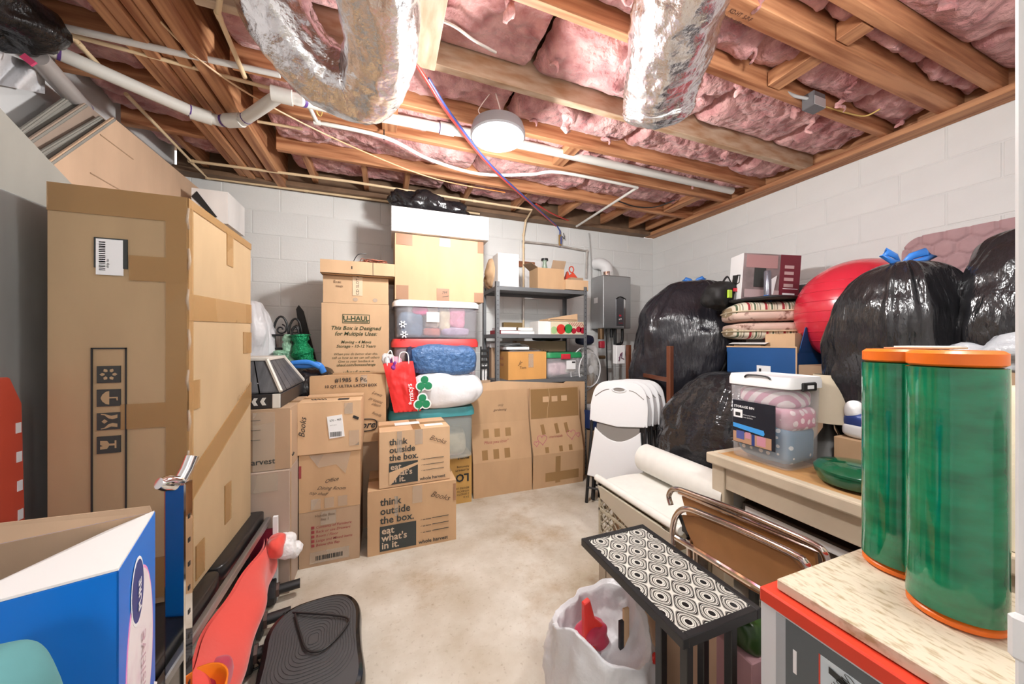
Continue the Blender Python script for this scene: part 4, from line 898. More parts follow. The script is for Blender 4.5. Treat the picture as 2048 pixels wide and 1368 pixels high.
M().tube(cr([(-.09, -.04, .30), (-.10, -.05, .40), (-.07, -.05, .44), (-.05, -.04, .32)], 6), .004, 6).tube(cr([(-.02, -.04, .32), (-.01, -.05, .42), (.04, -.05, .42), (.05, -.04, .32)], 6), .004, 6).build('handle', PAPER, t, smooth=True)
for i, (x, m, l) in enumerate(((.07, BAGW, 'white tissue paper sticking out of the red bag'), (.13, fab('pink_tissue', (.75, .35, .45)), 'pink tissue paper sticking out of the red bag'), (.10, mat('purple_tissue', (.2, .02, .25), .5), 'purple bow sticking out of the red bag'))):
    cloth('tissue_paper', l, (x-.04, 2.60-.03*(i == 2), 1.175-.02*i), (.055-.015*i, .04, .045), m, 60+i, namp=.03, e=.8, cat='paper')
QB = mat('blue_quilted_satin', (.045, .12, .28), .3, col2=(.075, .17, .36), vscale=30, bump=.8, bscale=34, bdist=.02, vlo=.4, vhi=.6)
qb = thing('quilted_bag', 'blue quilted satin roll lying on top of the clover bag', 'bag', (.435, 2.67, 1.06), R(-4)); blob((0, 0, .10), .265, .11, .115, .55, .025, 5, nu=30, nv=60, eh=.6).build('quilted_cloth', QB, qb, smooth=True)
blob((-.26, -.01, .10), .03, .10, .11, .6, .02, 8).build('dark_end', mat('navy_lining', (.01, .02, .06), .6), qb, smooth=True)
cl = bag('clover_bag', 'glossy white bag decorated with green clovers lying on teal lid', (.435, 2.67, .80), .275, .13, .275, 71, mat('glossy_white_film', (.78, .78, .80), .15, bump=.4, bscale=4, bdist=.05), pleat=.02, namp=.05, sq=.6, nu=40, nv=72)
CLV = mat('clover_green', (.01, .22, .09), .4); fc = Face(cl, (0, -.135, 0), 'front', .004)
for (x, z) in ((-.165, .20), (-.18, .07)):
    for k, m_, r_ in ((.020, PAPER, 1.35), (.023, CLV, 1.0)):
        b = M()
        for a in (90, 210, 330): b.lathe([(.027*r_, 0), (.027*r_, .004), (.001, .0045)], 16, (x+.030*math.cos(R(a)), -.135-k, z+.030*math.sin(R(a))), Matrix.Rotation(R(90), 4, 'X'))
        b.bar((x, -.135-k-.002, z), (x-.03, -.135-k-.002, z-.06), .008*r_, .004, (0, 1, 0)); b.build('clover', m_, cl)
# two printed cartons in front
def think(label, x0, x1, yf, z0, z1, d, rz=0, torn=False):
    t = carton('carton', label, x0, x1, yf, z0, z1, d, CB if not torn else CBL, rz, seed=int(z0*10)); f = front(t); w, h = t['w'], t['h']; s = h/.39; q = w/.54
    f.text([('think', .072*q, .295*s, .062*s, {'bold': .02, 'sx': .95}), ('outside', .072*q, .24*s, .062*s, {'bold': .02, 'sx': .95}), ('the box.', .072*q, .185*s, .062*s, {'bold': .02, 'sx': .95})], INKGREY)
    f.rect(.070*q, .285*q, .018*s, .168*s, INKGREY, 'printed_panel'); f.text([('eat', .08*q, .122*s, .058*s, {'bold': .02}), ("what's", .08*q, .078*s, .058*s, {'bold': .02}), ('in it.', .08*q, .033*s, .058*s, {'bold': .02})], mat('tan_print', (.55, .42, .30), .8), k=.001)
    for k in range(3): f.text([('\u2713 eat better', .31*q, (.165-.04*k)*s, .013*s, {'bold': .02})], INKGREY); f.rect(.385*q, .49*q, (.168-.04*k)*s, (.170-.04*k)*s, INKGREY, 'printed_line')
    f.text([('whole harvest', .30*q, .02*s, .032*s, {'bold': .02})], INKGREY)
    f.text([('Books', .37*q, .31*s, .05*s, {'rot': -22, 'shear': .4})], PENB, 'handwriting')
    f.rect(.262*q, .322*q, .28*s, h-.004, TAPEC, 'clear_tape'); f.rect(.128*q, .165*q, .22*s, h-.004, TAPEC, 'clear_tape', k=.0008) if torn else f.rect(.155*q, .175*q, .22*s, .34*s, TAPEC, 'clear_tape', k=.0009)
    if torn: f.poly([(.07*q, .105*s), (.285*q, .155*s), (.285*q, .138*s), (.16*q, .10*s), (.085*q, .02*s), (.07*q, .02*s)], CBL, 'torn_strip', k=.0016); tp = top(t); tp.rect(.10, .26, .14, .21, PAPER, 'white_label', k=.001); tp.rect(.28, .40, .05, .10, PAPER, 'white_label', k=.001); tp.rect(.2, .25, .0, .29, TAPE, 'tape', k=.0005)
    else: f.rect(w-.02, w-.003, .26, .37, TAPEB, 'brown_tape')
    return t
think('printed carton marked Books, lower of two with black lettering', -.096, .443, 2.236, 0, .394, .36)
think('printed carton with torn lettering, stacked on another printed carton', -.035, .40, 2.250, .399, .745, .30, R(2), True)

# ================================================================== flattened cartons in front of the shelf
def folded(label, px, zs, tilts, m, hearts=False, x0=.69, x1=1.17, y0=2.755):
    t = thing('flattened_carton', label, 'cardboard', ((x0+x1)/2, y0, 0), group=None)
    y, z = y0, 0; w = x1-x0
    for k, (L_, a) in enumerate(zip(zs, tilts)):
        dy, dz = L_*math.sin(R(a)), L_*math.cos(R(a)); n = Vector((0, math.cos(R(a)), -math.sin(R(a))))
        p = [Vector((x0, y, z)), Vector((x1, y, z)), Vector((x1, y+dy, z+dz)), Vector((x0, y+dy, z+dz))]
        o = M().prism(p, n*.006).build('panel', m, t, world=True)
        ax = (Vector((1, 0, 0)), Vector((0, math.sin(R(a)), math.cos(R(a)))), -n)
        f = Face(t, t.matrix_basis.inverted() @ p[0], None, .0012, ax)
        if k == 1 and hearts:
            def heart(cx, cy, s): return [(cx+s*.06*math.sin(q)**3, cy+s*.004*(13*math.cos(q)-5*math.cos(2*q)-2*math.cos(3*q)-math.cos(4*q))) for q in [i*math.pi/14 for i in range(29)]]
            f.strokes([heart(.10, .13, .75), heart(.40, .15, .75), heart(.04, .10, .4), heart(.47, .14, .35)], .0016, INKP, 'heart_drawing'); f.text([('mermaids', .17, .135, .034, {'shear': .4})], INKR, 'handwriting')
            for x in (.10, .24, .34): f.rect(x, x+.035, .17, .26, TAPE, 'tape', rot=R(8)); f.rect(x+.02, x+.055, .01, .06, TAPE, 'tape')
        elif k == 1:
            f.text([('Must you love"', .10, .15, .036, {'shear': .3})], INKR, 'handwriting')
            for x in (.10, .20, .30): f.rect(x, x+.05, .20, .27, TAPE, 'tape'); f.rect(x-.02, x+.03, .02, .10, TAPE, 'tape')
        elif k == 2 and not hearts: f.text([('only', .24, .14, .03, {'shear': .4}), ('gardening', .20, .10, .03, {'shear': .4})], PENB, 'handwriting')
        elif k == 2:
            f.rect(.01, w-.01, .005, L_-.01, TAPE, 'wide_tape')
            for x in (.13, .22, .32): f.rect(x, x+.06, .15, .20, CBL, 'paper_residue', k=.0008)
            f.strokes([[(.17, .005), (.18, .1), (.20, .2), (.19, L_)]], .002, CBL, 'string')
        elif k == 0 and hearts: f.rect(.22, .27, .03, .27, TAPE, 'tape'); f.rect(.12, .46, .05, .13, TAPE, 'tape', k=.0005)
        y += dy; z += dz
    return t
folded('flattened carton with brown handwriting leaning before the shelf, beside the hearts one', None, (.285, .32, .28), (2, 12, 6), CB, x0=.69, x1=1.22)
folded('flattened carton with drawn magenta hearts leaning before the shelf', None, (.30, .31, .28), (-2, 14, 3), CB, True, x0=1.225, x1=1.735, y0=2.75)
t = thing('flattened_carton', 'plain tan flattened carton standing behind the hand-drawn ones', 'cardboard', (1.2, 2.872, 0))
M().prism([(.70, 2.868, .0), (1.83, 2.868, 0), (1.83, 2.868, .915), (1.62, 2.868, .925), (1.60, 2.868, .91), (.95, 2.868, .955), (.70, 2.868, .93)], (0, .006, 0)).build('panel', CBL, t, world=True)
for x, w in ((1.58, .03), (1.64, .03)): M().box(x, x+w, 2.866, 2.868, .76, .86).build('slot', INK, t, world=True)

# ================================================================== steel shelf
SX0, SX1, SY0, SY1 = .925, 1.862, 2.88, 3.31; SZ = (.955, 1.372, 1.80)
sh = thing('steel_shelf', 'grey steel shelving unit with punched angle posts', 'shelf', ((SX0+SX1)/2, (SY0+SY1)/2, 0))
for x, sx in ((SX0, 1), (SX1, -1)):
    for y, sy in ((SY0, 1), (SY1, -1)):
        b = M().box(min(x, x+sx*.035), max(x, x+sx*.035), min(y, y+sy*.002), max(y, y+sy*.002), 0, 1.84).box(min(x, x+sx*.002), max(x, x+sx*.002), min(y, y+sy*.035), max(y, y+sy*.035), 0, 1.84)
        po = b.build('post', STEELG, sh, world=True)
        if sy > 0:
            h = M()
            for k in range(44): h.lathe([(.0045, 0), (.0045, .0006)], 8, (x+sx*.018, y-.0006, .03+k*.041), Matrix.Rotation(R(90), 4, 'X'))
            ho = h.build('punched_holes', BLACKM, po); ho.matrix_parent_inverse = Matrix.Identity(4); ho.data.transform(sh.matrix_basis.inverted()); ho['kind'] = 'stuff'
for z in SZ+(.35,):
    b = M().box(SX0+.004, SX1-.004, SY0+.004, SY1-.004, z-.004, z).box(SX0+.004, SX1-.004, SY0+.003, SY0+.006, z-.035, z).box(SX0+.004, SX1-.004, SY1-.006, SY1-.003, z-.035, z).box(SX0+.003, SX0+.006, SY0+.004, SY1-.004, z-.035, z).box(SX1-.006, SX1-.003, SY0+.004, SY1-.004, z-.035, z)
    b.build('shelf_board', STEELG, sh, world=True)
# --- top shelf
t = carton('white_carton', 'tall white carton at the end of the top shelf', .95, 1.15, 2.90, SZ[2]+.002, SZ[2]+.30, .16, CBW, tape=None)
o = thing('packing_pad', 'round brown crumpled packing pad behind the white carton', 'packing', (.955, 3.13, SZ[2]+.002)); blob((0, 0, .14), .05, .14, .14, .9, .03, 8).build('paper', CBL, o, smooth=True)
c = PY(1108, 560, 2.92)
ob = thing('open_carton', 'open cardboard carton with raised flaps on the top shelf', 'box', (c.x-.03, 3.02, SZ[2]+.002))
for a in ((-.14, .14, -.10, -.096, 0, .20), (-.14, .14, .096, .10, 0, .20), (-.14, -.136, -.096, .096, 0, .20), (.136, .14, -.096, .096, 0, .20), (-.14, .14, -.1, .1, 0, .004)): M().box(*a).build('side_panel', CB, ob)
M().prism([(-.0, -.1, .20), (.14, -.1, .20), (.14, -.14, .27), (.0, -.14, .27)], (0, .003, 0)).build('flap', CBD, ob); M().prism([(-.14, -.1, .20), (-.14, .1, .20), (-.21, .1, .26), (-.21, -.1, .24)], (0, 0, .003)).build('flap', CBD, ob)
tr_ = thing('cardboard_tray', 'low cardboard tray of small things at the end of the top shelf', 'tray', (1.66, 2.985, SZ[2]+.002))
for a in ((-.25, .22, -.10, -.096, 0, .10), (-.25, .22, .096, .10, 0, .10), (-.25, -.246, -.096, .096, 0, .10), (.216, .22, -.096, .096, 0, .10), (-.25, .22, -.1, .1, 0, .004)): pass
for a in ((-.03, .22, -.10, -.096, 0, .10), (-.03, .22, .096, .10, 0, .10), (-.03, -.026, -.096, .096, 0, .10), (.216, .22, -.096, .096, 0, .10), (-.03, .22, -.1, .1, 0, .004)): M().box(*a).build('tray_panel', CBL, tr_)
o = thing('toy', 'red folded toy with a loop standing in the low tray', 'toy', (1.745, 2.99, SZ[2]+.01)); M().prism([(-.07, 0, 0), (.06, 0, 0), (.08, 0, .14), (.03, 0, .19), (-.01, 0, .15), (-.03, 0, .20), (-.07, 0, .10)], (0, .04, 0)).build('body', mat('toy_red', (.65, .07, .03), .5), o, bevel=.004); M().tube([(.02+.025*math.cos(a), .02, .22+.03*math.sin(a)) for a in [i*math.pi/8 for i in range(16)]], .006, 6, closed=True).build('loop', MATS['toy_red'], o)
o = thing('grey_box', 'small pale grey box lying in the low tray', 'box', (1.785, 2.96, SZ[2]+.008)); M().box(-.08, .06, -.04, .06, 0, .12).build('body', mat('pale_grey_card', (.5, .5, .5), .5), o, bevel=.004); M().box(-.081, .061, -.041, .061, .10, .125).build('lid', CBD, o, bevel=.003)
o = thing('small_vase', 'small dark and white vase standing in the open carton', 'vase', (c.x-.06, 3.0, SZ[2]+.01)); M().lathe([(.02, 0), (.035, .08), (.03, .2), (.015, .26), (.03, .285), (.001, .285)], 16).build('body', mat('green_white', (.25, .32, .25), .3), o, smooth=True); M().lathe([(.034, .28), (.034, .30), (.001, .30)], 16).build('rim', BLACKP, o, smooth='auto')
# --- second shelf
for i, (x, w, h, m, l) in enumerate(((1.06, .20, .035, mat('dark_red_cover', (.30, .03, .04), .5), 'dark red book lying flat, under a paler book on the second shelf'), (1.05, .16, .025, PAPER, 'pale thin book lying on the dark red book'), (1.25, .15, .03, mat('grey_cover', (.45, .45, .42), .5), 'grey book lying beside the dark red book'), (1.26, .13, .03, mat('offwhite_cover', (.7, .68, .6), .5), 'off-white book lying on the grey book'))):
    z = SZ[1]+.001+(.036 if i == 1 else .031 if i == 3 else 0); o = thing('book', l, 'book', (x, 3.02, z), R(8-9*i), 'books on the second shelf')
    M().box(-w/2, w/2, -.11, .11, .003, h-.003).build('pages', PAPER, o); M().box(-w/2-.003, w/2+.003, -.113, .113, 0, .003).build('cover', m, o); M().box(-w/2-.003, w/2+.003, -.113, .113, h-.003, h).build('cover', m, o); M().box(-w/2-.003, -w/2, -.113, .113, .003, h-.003).build('spine', m, o)
o = thing('brown_folder', 'small brown block standing behind the flat books', 'box', (1.19, 3.18, SZ[1]+.001)); M().box(-.10, .10, -.03, .03, 0, .12).build('body', mat('olive_brown', (.16, .10, .03), .5), o, bevel=.003); M().box(-.10, .10, -.032, -.03, .06, .065).build('seam', INK, o)
t = carton('white_carton', 'small white carton beside the christmas print box', 1.35, 1.48, 2.91, SZ[1]+.001, SZ[1]+.125, .2, CBW, tape=None)
xm = mat('ornament_print', (.78, .72, .60), .4)
def dots(name, cols):
    m = bpy.data.materials.new(name); m.use_nodes = True; N = m.node_tree.nodes; L = m.node_tree.links; b = N['Principled BSDF']; b.inputs['Roughness'].default_value = .4
    tc = N.new('ShaderNodeTexCoord'); v = N.new('ShaderNodeTexVoronoi'); v.inputs['Scale'].default_value = 15; L.new(tc.outputs['Object'], v.inputs['Vector'])
    r = N.new('ShaderNodeValToRGB'); r.color_ramp.interpolation = 'CONSTANT'; r.color_ramp.elements[0].color = (*cols[0], 1)
    for i, c_ in enumerate(cols[1:]): e = r.color_ramp.elements.new((i+1)/len(cols)); e.color = (*c_, 1)
    L.new(v.outputs['Color'], r.inputs[0]); L.new(r.outputs[0], b.inputs['Base Color']); return m
t = carton('ornament_box', 'box printed with red and green christmas ornaments', 1.482, 1.862, 2.905, SZ[1]+.001, SZ[1]+.125, .2, CBW, tape=None, flaps=False)
f = front(t); f.rect(0, .38, 0, .124, mat('cream_print', (.70, .62, .45), .4), 'printed_face')
for x, z, r_, m_ in ((.03, .04, .035, mat('print_green_pale', (.35, .55, .25), .4)), (.105, .05, .048, mat('print_red', (.60, .03, .02), .4)), (.185, .055, .045, mat('print_green', (.02, .28, .06), .4)), (.245, .035, .028, mat('print_crimson', (.40, .01, .03), .4)), (.30, .05, .03, MATS['print_crimson']), (.345, .04, .032, MATS['print_crimson'])):
    f.poly([(min(.379, max(.001, x+r_*math.cos(a))), min(.123, max(.001, z+.03+(r_*math.sin(a)-.03)))) for a in [i*math.pi/10 for i in range(20)]], m_, 'printed_ornament', k=.0008)
for k in range(8): f.rect(.20+k*.02, .206+k*.02, .075, .122, MATS['print_crimson'], 'printed_stripe', k=.0004, rot=R(35))
o = thing('flat_parcel', 'flat brown kraft envelope lying on the ornament box', 'parcel', (1.62, 3.0, SZ[1]+.128)); M().prism([(-.17, -.10, 0), (.15, -.10, .0), (.15, -.10, .075), (.02, -.10, .055), (-.17, -.10, .02)], (0, .2, 0)).build('kraft_paper', CBL, o, bevel=.003); M().box(-.15, .14, -.1025, -.10, .012, .016).build('fold_line', INK, o)
o = thing('red_item', 'small crumpled red fabric on the end of the second shelf', 'fabric', (1.81, 3.22, SZ[1]+.001)); blob((0, 0, .04), .05, .05, .045, .8, .02, 10).build('cloth', MATS['dark_red_cover'], o, smooth=True)
# --- third shelf
t = carton('orange_carton', 'orange-brown carton with handwriting on the third shelf', 1.035, 1.42, 2.885, SZ[0]+.001, SZ[0]+.255, .30, CBO, tape=None, rz=R(2)); f = front(t); f.text([('Jr', .10, .14, .05, {'shear': .4}), ('Tom', .11, .10, .035, {})], PENB, 'handwriting'); f.rect(.20, .25, .11, .235, TAPEC, 'clear_tape')
l = lside(t); l.text([('FRAGILE', .04, .18, .04, {}), ('THIS WAY', .04, .12, .035, {}), ('UP', .04, .05, .04, {})], INKR)
GRL = mat('green_lid', (.02, .25, .09), .4)
t = tote('small_tote', 'small clear tote with green lid and red latch on third shelf', 1.43, 1.835, 2.895, SZ[0]+.001, SZ[0]+.245, .30, CLRW, GRL, .035, latches=mat('red_latch', (.60, .03, .05), .35))
fc = Face(t, (-.19, -.145, 0), 'front', .002); fc.rect(.20, .30, .08, .165, PAPER, 'paper_label', k=.003); fc.rect(.26, .295, .14, .155, INK, 'label_print', k=.006)
cloth('folded_cloth', 'pale pink cloth seen inside the green-lidded tote', (1.60, 3.04, SZ[0]+.09), (.13, .10, .075), fab('blush_cloth', (.75, .55, .60)), 30); cloth('folded_cloth', 'white cloth seen inside the green-lidded tote', (1.72, 3.04, SZ[0]+.10), (.07, .10, .07), MATS['offwhite_cloth'], 31)
t = carton('carton', 'brown carton with dark lettering behind the orange carton', 1.24, 1.80, 3.19, SZ[0]+.001, SZ[0]+.355, .11, CBD, tape=None); front(t).text([('Juice', .24, .225, .06, {'shear': .3, 'bold': .02})], INK)
for i, (x0, x1, z, l) in enumerate(((1.06, 1.38, .262, 'stack of white papers on the orange carton'), (1.03, 1.26, .30, 'white folded paper on the stack of papers'))):
    o = thing('paper_stack', l, 'paper', ((x0+x1)/2, 3.02, SZ[0]+z), R(3), None); M().grid(lambda u, v: ((u-.5)*(x1-x0), (v-.5)*.2, .012+.012*math.sin(u*3.1)), 12, 3).grid(lambda u, v: ((u-.5)*(x1-x0), (v-.5)*.2, .0+.012*math.sin(u*3.1)), 12, 3).build('sheet', PAPER, o, smooth=True); M().box(-(x1-x0)/2, (x1-x0)/2, -.1, .1, -.002 if i == 0 else -.025, 0).build('bottom_sheet', PAPER, o)
o = thing('foam_sheet', 'white foam sheet lying under the second shelf', 'foam', (1.12, 3.16, SZ[0]+.29)); M().box(-.17, .14, -.03, .1, .0, .045).build('sheet', LIDW, o, bevel=.004); M().box(-.16, .10, -.03, .1, -.289, 0).build('block', CBD, o)
o = thing('black_cloth', 'black crumpled cloth on the carton under the second shelf', 'cloth', (1.60, 3.24, SZ[0]+.358)); blob((0, 0, .02), .16, .045, .022, .6, .01, 14).build('cloth', BLACKP, o, smooth=True)

# ================================================================== pipework and heater on the back wall
OLDP = mat('aged_pipe', (.50, .46, .42), .4, .2, var=.3, vscale=9)
pts = [PY(1047, 483, 3.375), PY(1110, 490, 3.375), PY(1174, 502, 3.375), PY(1172, 556, 3.375)]
pipe('wall_pipe', 'grey metal pipe run across the back wall and down to the shelf', pts, .010, OLDP, fit=[(0, 0), (1, .1), (2, 0)])
pipe('cable', 'thin grey cable running down the wall beside the heater', cr([PY(1178, 466, 3.39), PY(1181, 500, 3.39), PY(1183, 560, 3.39), PY(1182, 660, 3.39)], 4), .005, mat('grey_sheath', (.4, .4, .4), .5), cat='cable', seg=8)
vb = thing('shutoff_valve', 'blue handled valve where tubing meets the wall pipe', 'valve', PY(1120, 485, 3.37)); M().tube([PY(1120, 470, 3.37), PY(1120, 492, 3.37)], .016, 12).build('body', mat('brass', (.5, .33, .12), .3, .8), vb, smooth='auto', world=True); M().box(-.005, .005, -.03, .0, -.02, .06).build('handle', PEXB, vb)
M().tube(cr([PY(1124, 472, 3.36), PY(1129, 478, 3.35), PY(1127, 466, 3.35)], 5), .004, 6).build('hook', BLACKM, vb, world=True)
M().tube([PY(1047, 590, 3.37), PY(1047, 640, 3.37)], .012, 10).build('pipe_sleeve', OLDP, bpy.data.objects['cream_pipe.001'], world=True)
pn = thing('patch_board', 'white patch board fixed on the back wall behind the shelf', 'board', PY(1062, 580, 3.405)); q = PY(1043, 520, 3.405), PY(1083, 600, 3.405); M().box(q[0].x, q[1].x, 3.396, 3.408, q[1].z, q[0].z).build('board', WHITEP, pn, bevel=.002, world=True); M().box(PY(1060, 0, 3.4).x, PY(1068, 0, 3.4).x, 3.394, 3.396, q[1].z+.03, q[1].z+.045).build('label', INKGREY, pn, world=True)
bd = thing('wooden_block', 'short brown wooden block behind the wall pipe', 'block', PY(1046, 528, 3.38)); M().box(-.14, .14, .0, .02, -.03, .03).build('block', mat('red_brown_wood', (.25, .09, .04), .5, var=.3, vscale=8), bd, bevel=.002); M().box(-.09, -.07, -.003, 0, -.03, .03).build('paint_line', WHITEP, bd)
HS = mat('heater_silver', (.40, .41, .42), .35, .75)
hx0, hx1, hz0, hz1, hy = PY(1206, 600, 3.16).x, PY(1262, 600, 3.16).x, PY(1232, 657, 3.16).z, PY(1232, 551, 3.16).z, 3.16
ht = thing('water_heater', 'silver wall-mounted tankless water heater with white vent elbow', 'water heater', ((hx0+hx1)/2, 3.28, hz0))
M().box(hx0, hx1, hy, 3.40, hz0, hz1).build('casing', HS, ht, bevel=.012, segs=2, world=True)
cxh = (hx0+hx1)/2; M().box(cxh-.02, cxh+.11, hy-.005, hy, hz0+.03, hz0+.34).build('control_recess', mat('heater_dark', (.12, .12, .13), .3, .6), ht, bevel=.004, world=True); M().box(cxh+.085, cxh+.105, hy-.007, hy-.004, hz0+.0, hz0+.33).build('bright_strip', CHROME, ht, world=True)
M().tube(cr([(cxh-.02, hy-.008, hz0+.33), (cxh+.04, hy-.008, hz0+.355), (cxh+.11, hy-.008, hz0+.33)], 6), .006, 8).build('trim_arc', BLACKM, ht, world=True)
fh = Face(ht, ht.matrix_basis.inverted() @ Vector((cxh+.01, hy-.005, hz0+.05)), 'front', .001); fh.rect(.01, .04, .085, .105, mat('logo_red', (.55, .02, .04), .4), 'logo'); fh.text([('Rinnai', .005, .005, .022, {})], MATS['logo_red']); fh.rect(.008, .022, .045, .06, PAPER, 'button'); fh.rect(.03, .044, .05, .065, PAPER, 'button')
fl_ = Face(ht, ht.matrix_basis.inverted() @ Vector((hx0, 3.38, hz0)), 'left', .001); fl_.rect(.05, .12, .29, .35, PAPER, 'rating_plate')
vz = hz1; M().lathe([(.075, 0), (.075, .05), (.068, .05)], 28, (hx0+.13, 3.27, hz1)).build('vent_collar', CHROME, ht, smooth='auto', world=True)
M().tube(cr([(hx0+.13, 3.27, hz1+.04), (hx0+.13, 3.28, hz1+.11), (hx0+.09, 3.33, hz1+.16), (hx0+.06, 3.40, hz1+.17)], 6), .066, 24).build('vent_elbow', LIDW, ht, smooth='auto', world=True)
BR = mat('tarnished_brass', (.20, .12, .06), .4, .6)
for i, (x, r_, L_, m_) in enumerate(((.03, .035, .12, BR), (.17, .018, .10, BLACKM), (.22, .018, .18, BLACKM))): M().tube([(hx0+x, 3.24, hz0), (hx0+x, 3.24, hz0-L_)], r_, 14).build('fitting', m_, ht, smooth='auto', world=True)
M().tube(cr([(hx0+.32, 3.24, hz0), (hx0+.32, 3.24, hz0-.12), (hx0+.30, 3.24, hz0-.17), (hx0+.23, 3.24, hz0-.18)], 5), .016, 12).build('gas_elbow', BLACKM, ht, smooth=True, world=True)
M().tube([(hx0+.22, 3.24, hz0-.18), (hx0+.22, 3.25, hz0-.55)], .012, 10).build('pipe', mat('white_grey_hose', (.5, .5, .5), .4), ht, smooth='auto', world=True); M().tube([(hx0+.10, 3.24, hz0), (hx0+.12, 3.24, hz0-.75)], .008, 8).build('cable', BLACKP, ht, smooth='auto', world=True)
M().box(hx0-.01, hx0+.05, 3.19, 3.24, hz0-.22, hz0-.14).build('red_valve', mat('valve_red', (.45, .03, .05), .4), ht, bevel=.008, world=True); M().tube([(hx0-.04, 3.20, hz0-.32), (hx0+.05, 3.20, hz0-.32)], .02, 10).build('brass_tap', BR, ht, world=True)
ck = PY(970, 730, 2.86); ckt = thing('clamp_rack', 'black slotted rack with white tubes between red-lidded tote and shelf', 'rack', (.835, 2.97, .96)); M().box(-.05, .05, -.05, .05, -.96, 0).build('stand', CBD, ckt)
for k in range(4): M().box(-.035, .035, -.052, -.044, .10+k*.05, .125+k*.05).build('slat', BLACKM, ckt, bevel=.002)
for x in (-.035, .035): M().box(x-.006, x+.006, -.05, -.04, 0, .30).build('upright', BLACKM, ckt)
for x in (-.012, .014): M().lathe([(.009, 0), (.009, .13), (.001, .135)], 10, (x, -.03, 0)).build('white_tube', LIDW, ckt, smooth='auto')
# white jug, cap and fan between shelf and chairs
jg = thing('white_jug', 'white plastic jug with navy cap hanging behind the shelf post', 'jug', (2.05, 3.12, 1.05)); M().lathe([(.08, 0), (.11, .03), (.10, .16), (.07, .22), (.001, .23)], 24, sy=.6).build('body', LIDW, jg, smooth=True); blob((-.08, -.02, .27), .10, .07, .05, .7, .01, 6).build('navy_cap', mat('navy_cloth', (.01, .015, .05), .6), jg, smooth=True); M().lathe([(.055, 0), (.055, -.2), (.07, -.21)], 16, (0, 0, 0), sy=.6).build('stem', CBD, jg, smooth='auto')
M().box(-.1, .1, -.06, .06, -1.05, -.2).build('stand', CBD, jg)
fn = thing('floor_fan', 'white round pedestal fan behind the steel shelf post', 'fan', (1.93, 3.04, 0), R(20)); fz = 1.02
X = Matrix.Rotation(R(90), 4, 'X'); b = M(); Rf = .225
for k in range(48):
    a = 2*math.pi*k/48; b.tube([(.04*math.cos(a), -.085, fz+.04*math.sin(a)), (Rf*.75*math.cos(a), -.075, fz+Rf*.75*math.sin(a)), (Rf*math.cos(a), -.02, fz+Rf*math.sin(a))], .0016, 4)
b.build('guard_wires', PVC, fn, smooth=True)['kind'] = 'stuff'
for r_, y in ((Rf, -.01), (Rf*.78, -.075)): M().tube([(r_*math.cos(a), y, fz+r_*math.sin(a)) for a in [i*math.pi/24 for i in range(48)]], .007, 8, closed=True).build('guard_ring', LIDW, fn, smooth=True)
for k in range(3):
    M().grid(lambda u, v: ((.03+.16*u)*math.cos(2.09*k+.9*(v-.5)), -.04+.03*(v-.5), fz+(.03+.16*u)*math.sin(2.09*k+.9*(v-.5))), 6, 8).build('blade', LIDW, fn, smooth=True)
M().lathe([(.04, -.09), (.055, -.06), (.05, .08), (.02, .1)], 20, (0, 0, fz), Matrix.Rotation(R(-90), 4, 'X')).build('motor', LIDW, fn, smooth='auto'); M().tube([(0, .03, fz-.05), (0, .03, .04)], .016, 12).build('pole', LIDW, fn); M().lathe([(.18, 0), (.18, .02), (.03, .04), (.001, .04)], 28, (0, .03, 0)).build('base', LIDW, fn, smooth='auto')
o = thing('blue_tub', 'navy blue tub with a white bowl on stacked boxes behind chairs', 'tub', (1.96, 2.93, .44)); M().lathe([(.10, 0), (.13, .02), (.15, .20), (.14, .20), (.12, .03), (.001, .025)], 28).build('tub', mat('navy_plastic', (.02, .04, .13), .35), o, smooth='auto'); M().lathe([(.05, .13), (.11, .22), (.10, .22), (.05, .15), (.001, .15)], 24).build('white_bowl', LIDW, o, smooth='auto')
t = carton('carton', 'low brown carton under the navy blue tub', 1.86, 2.10, 2.80, 0, .438, .26, CBD)

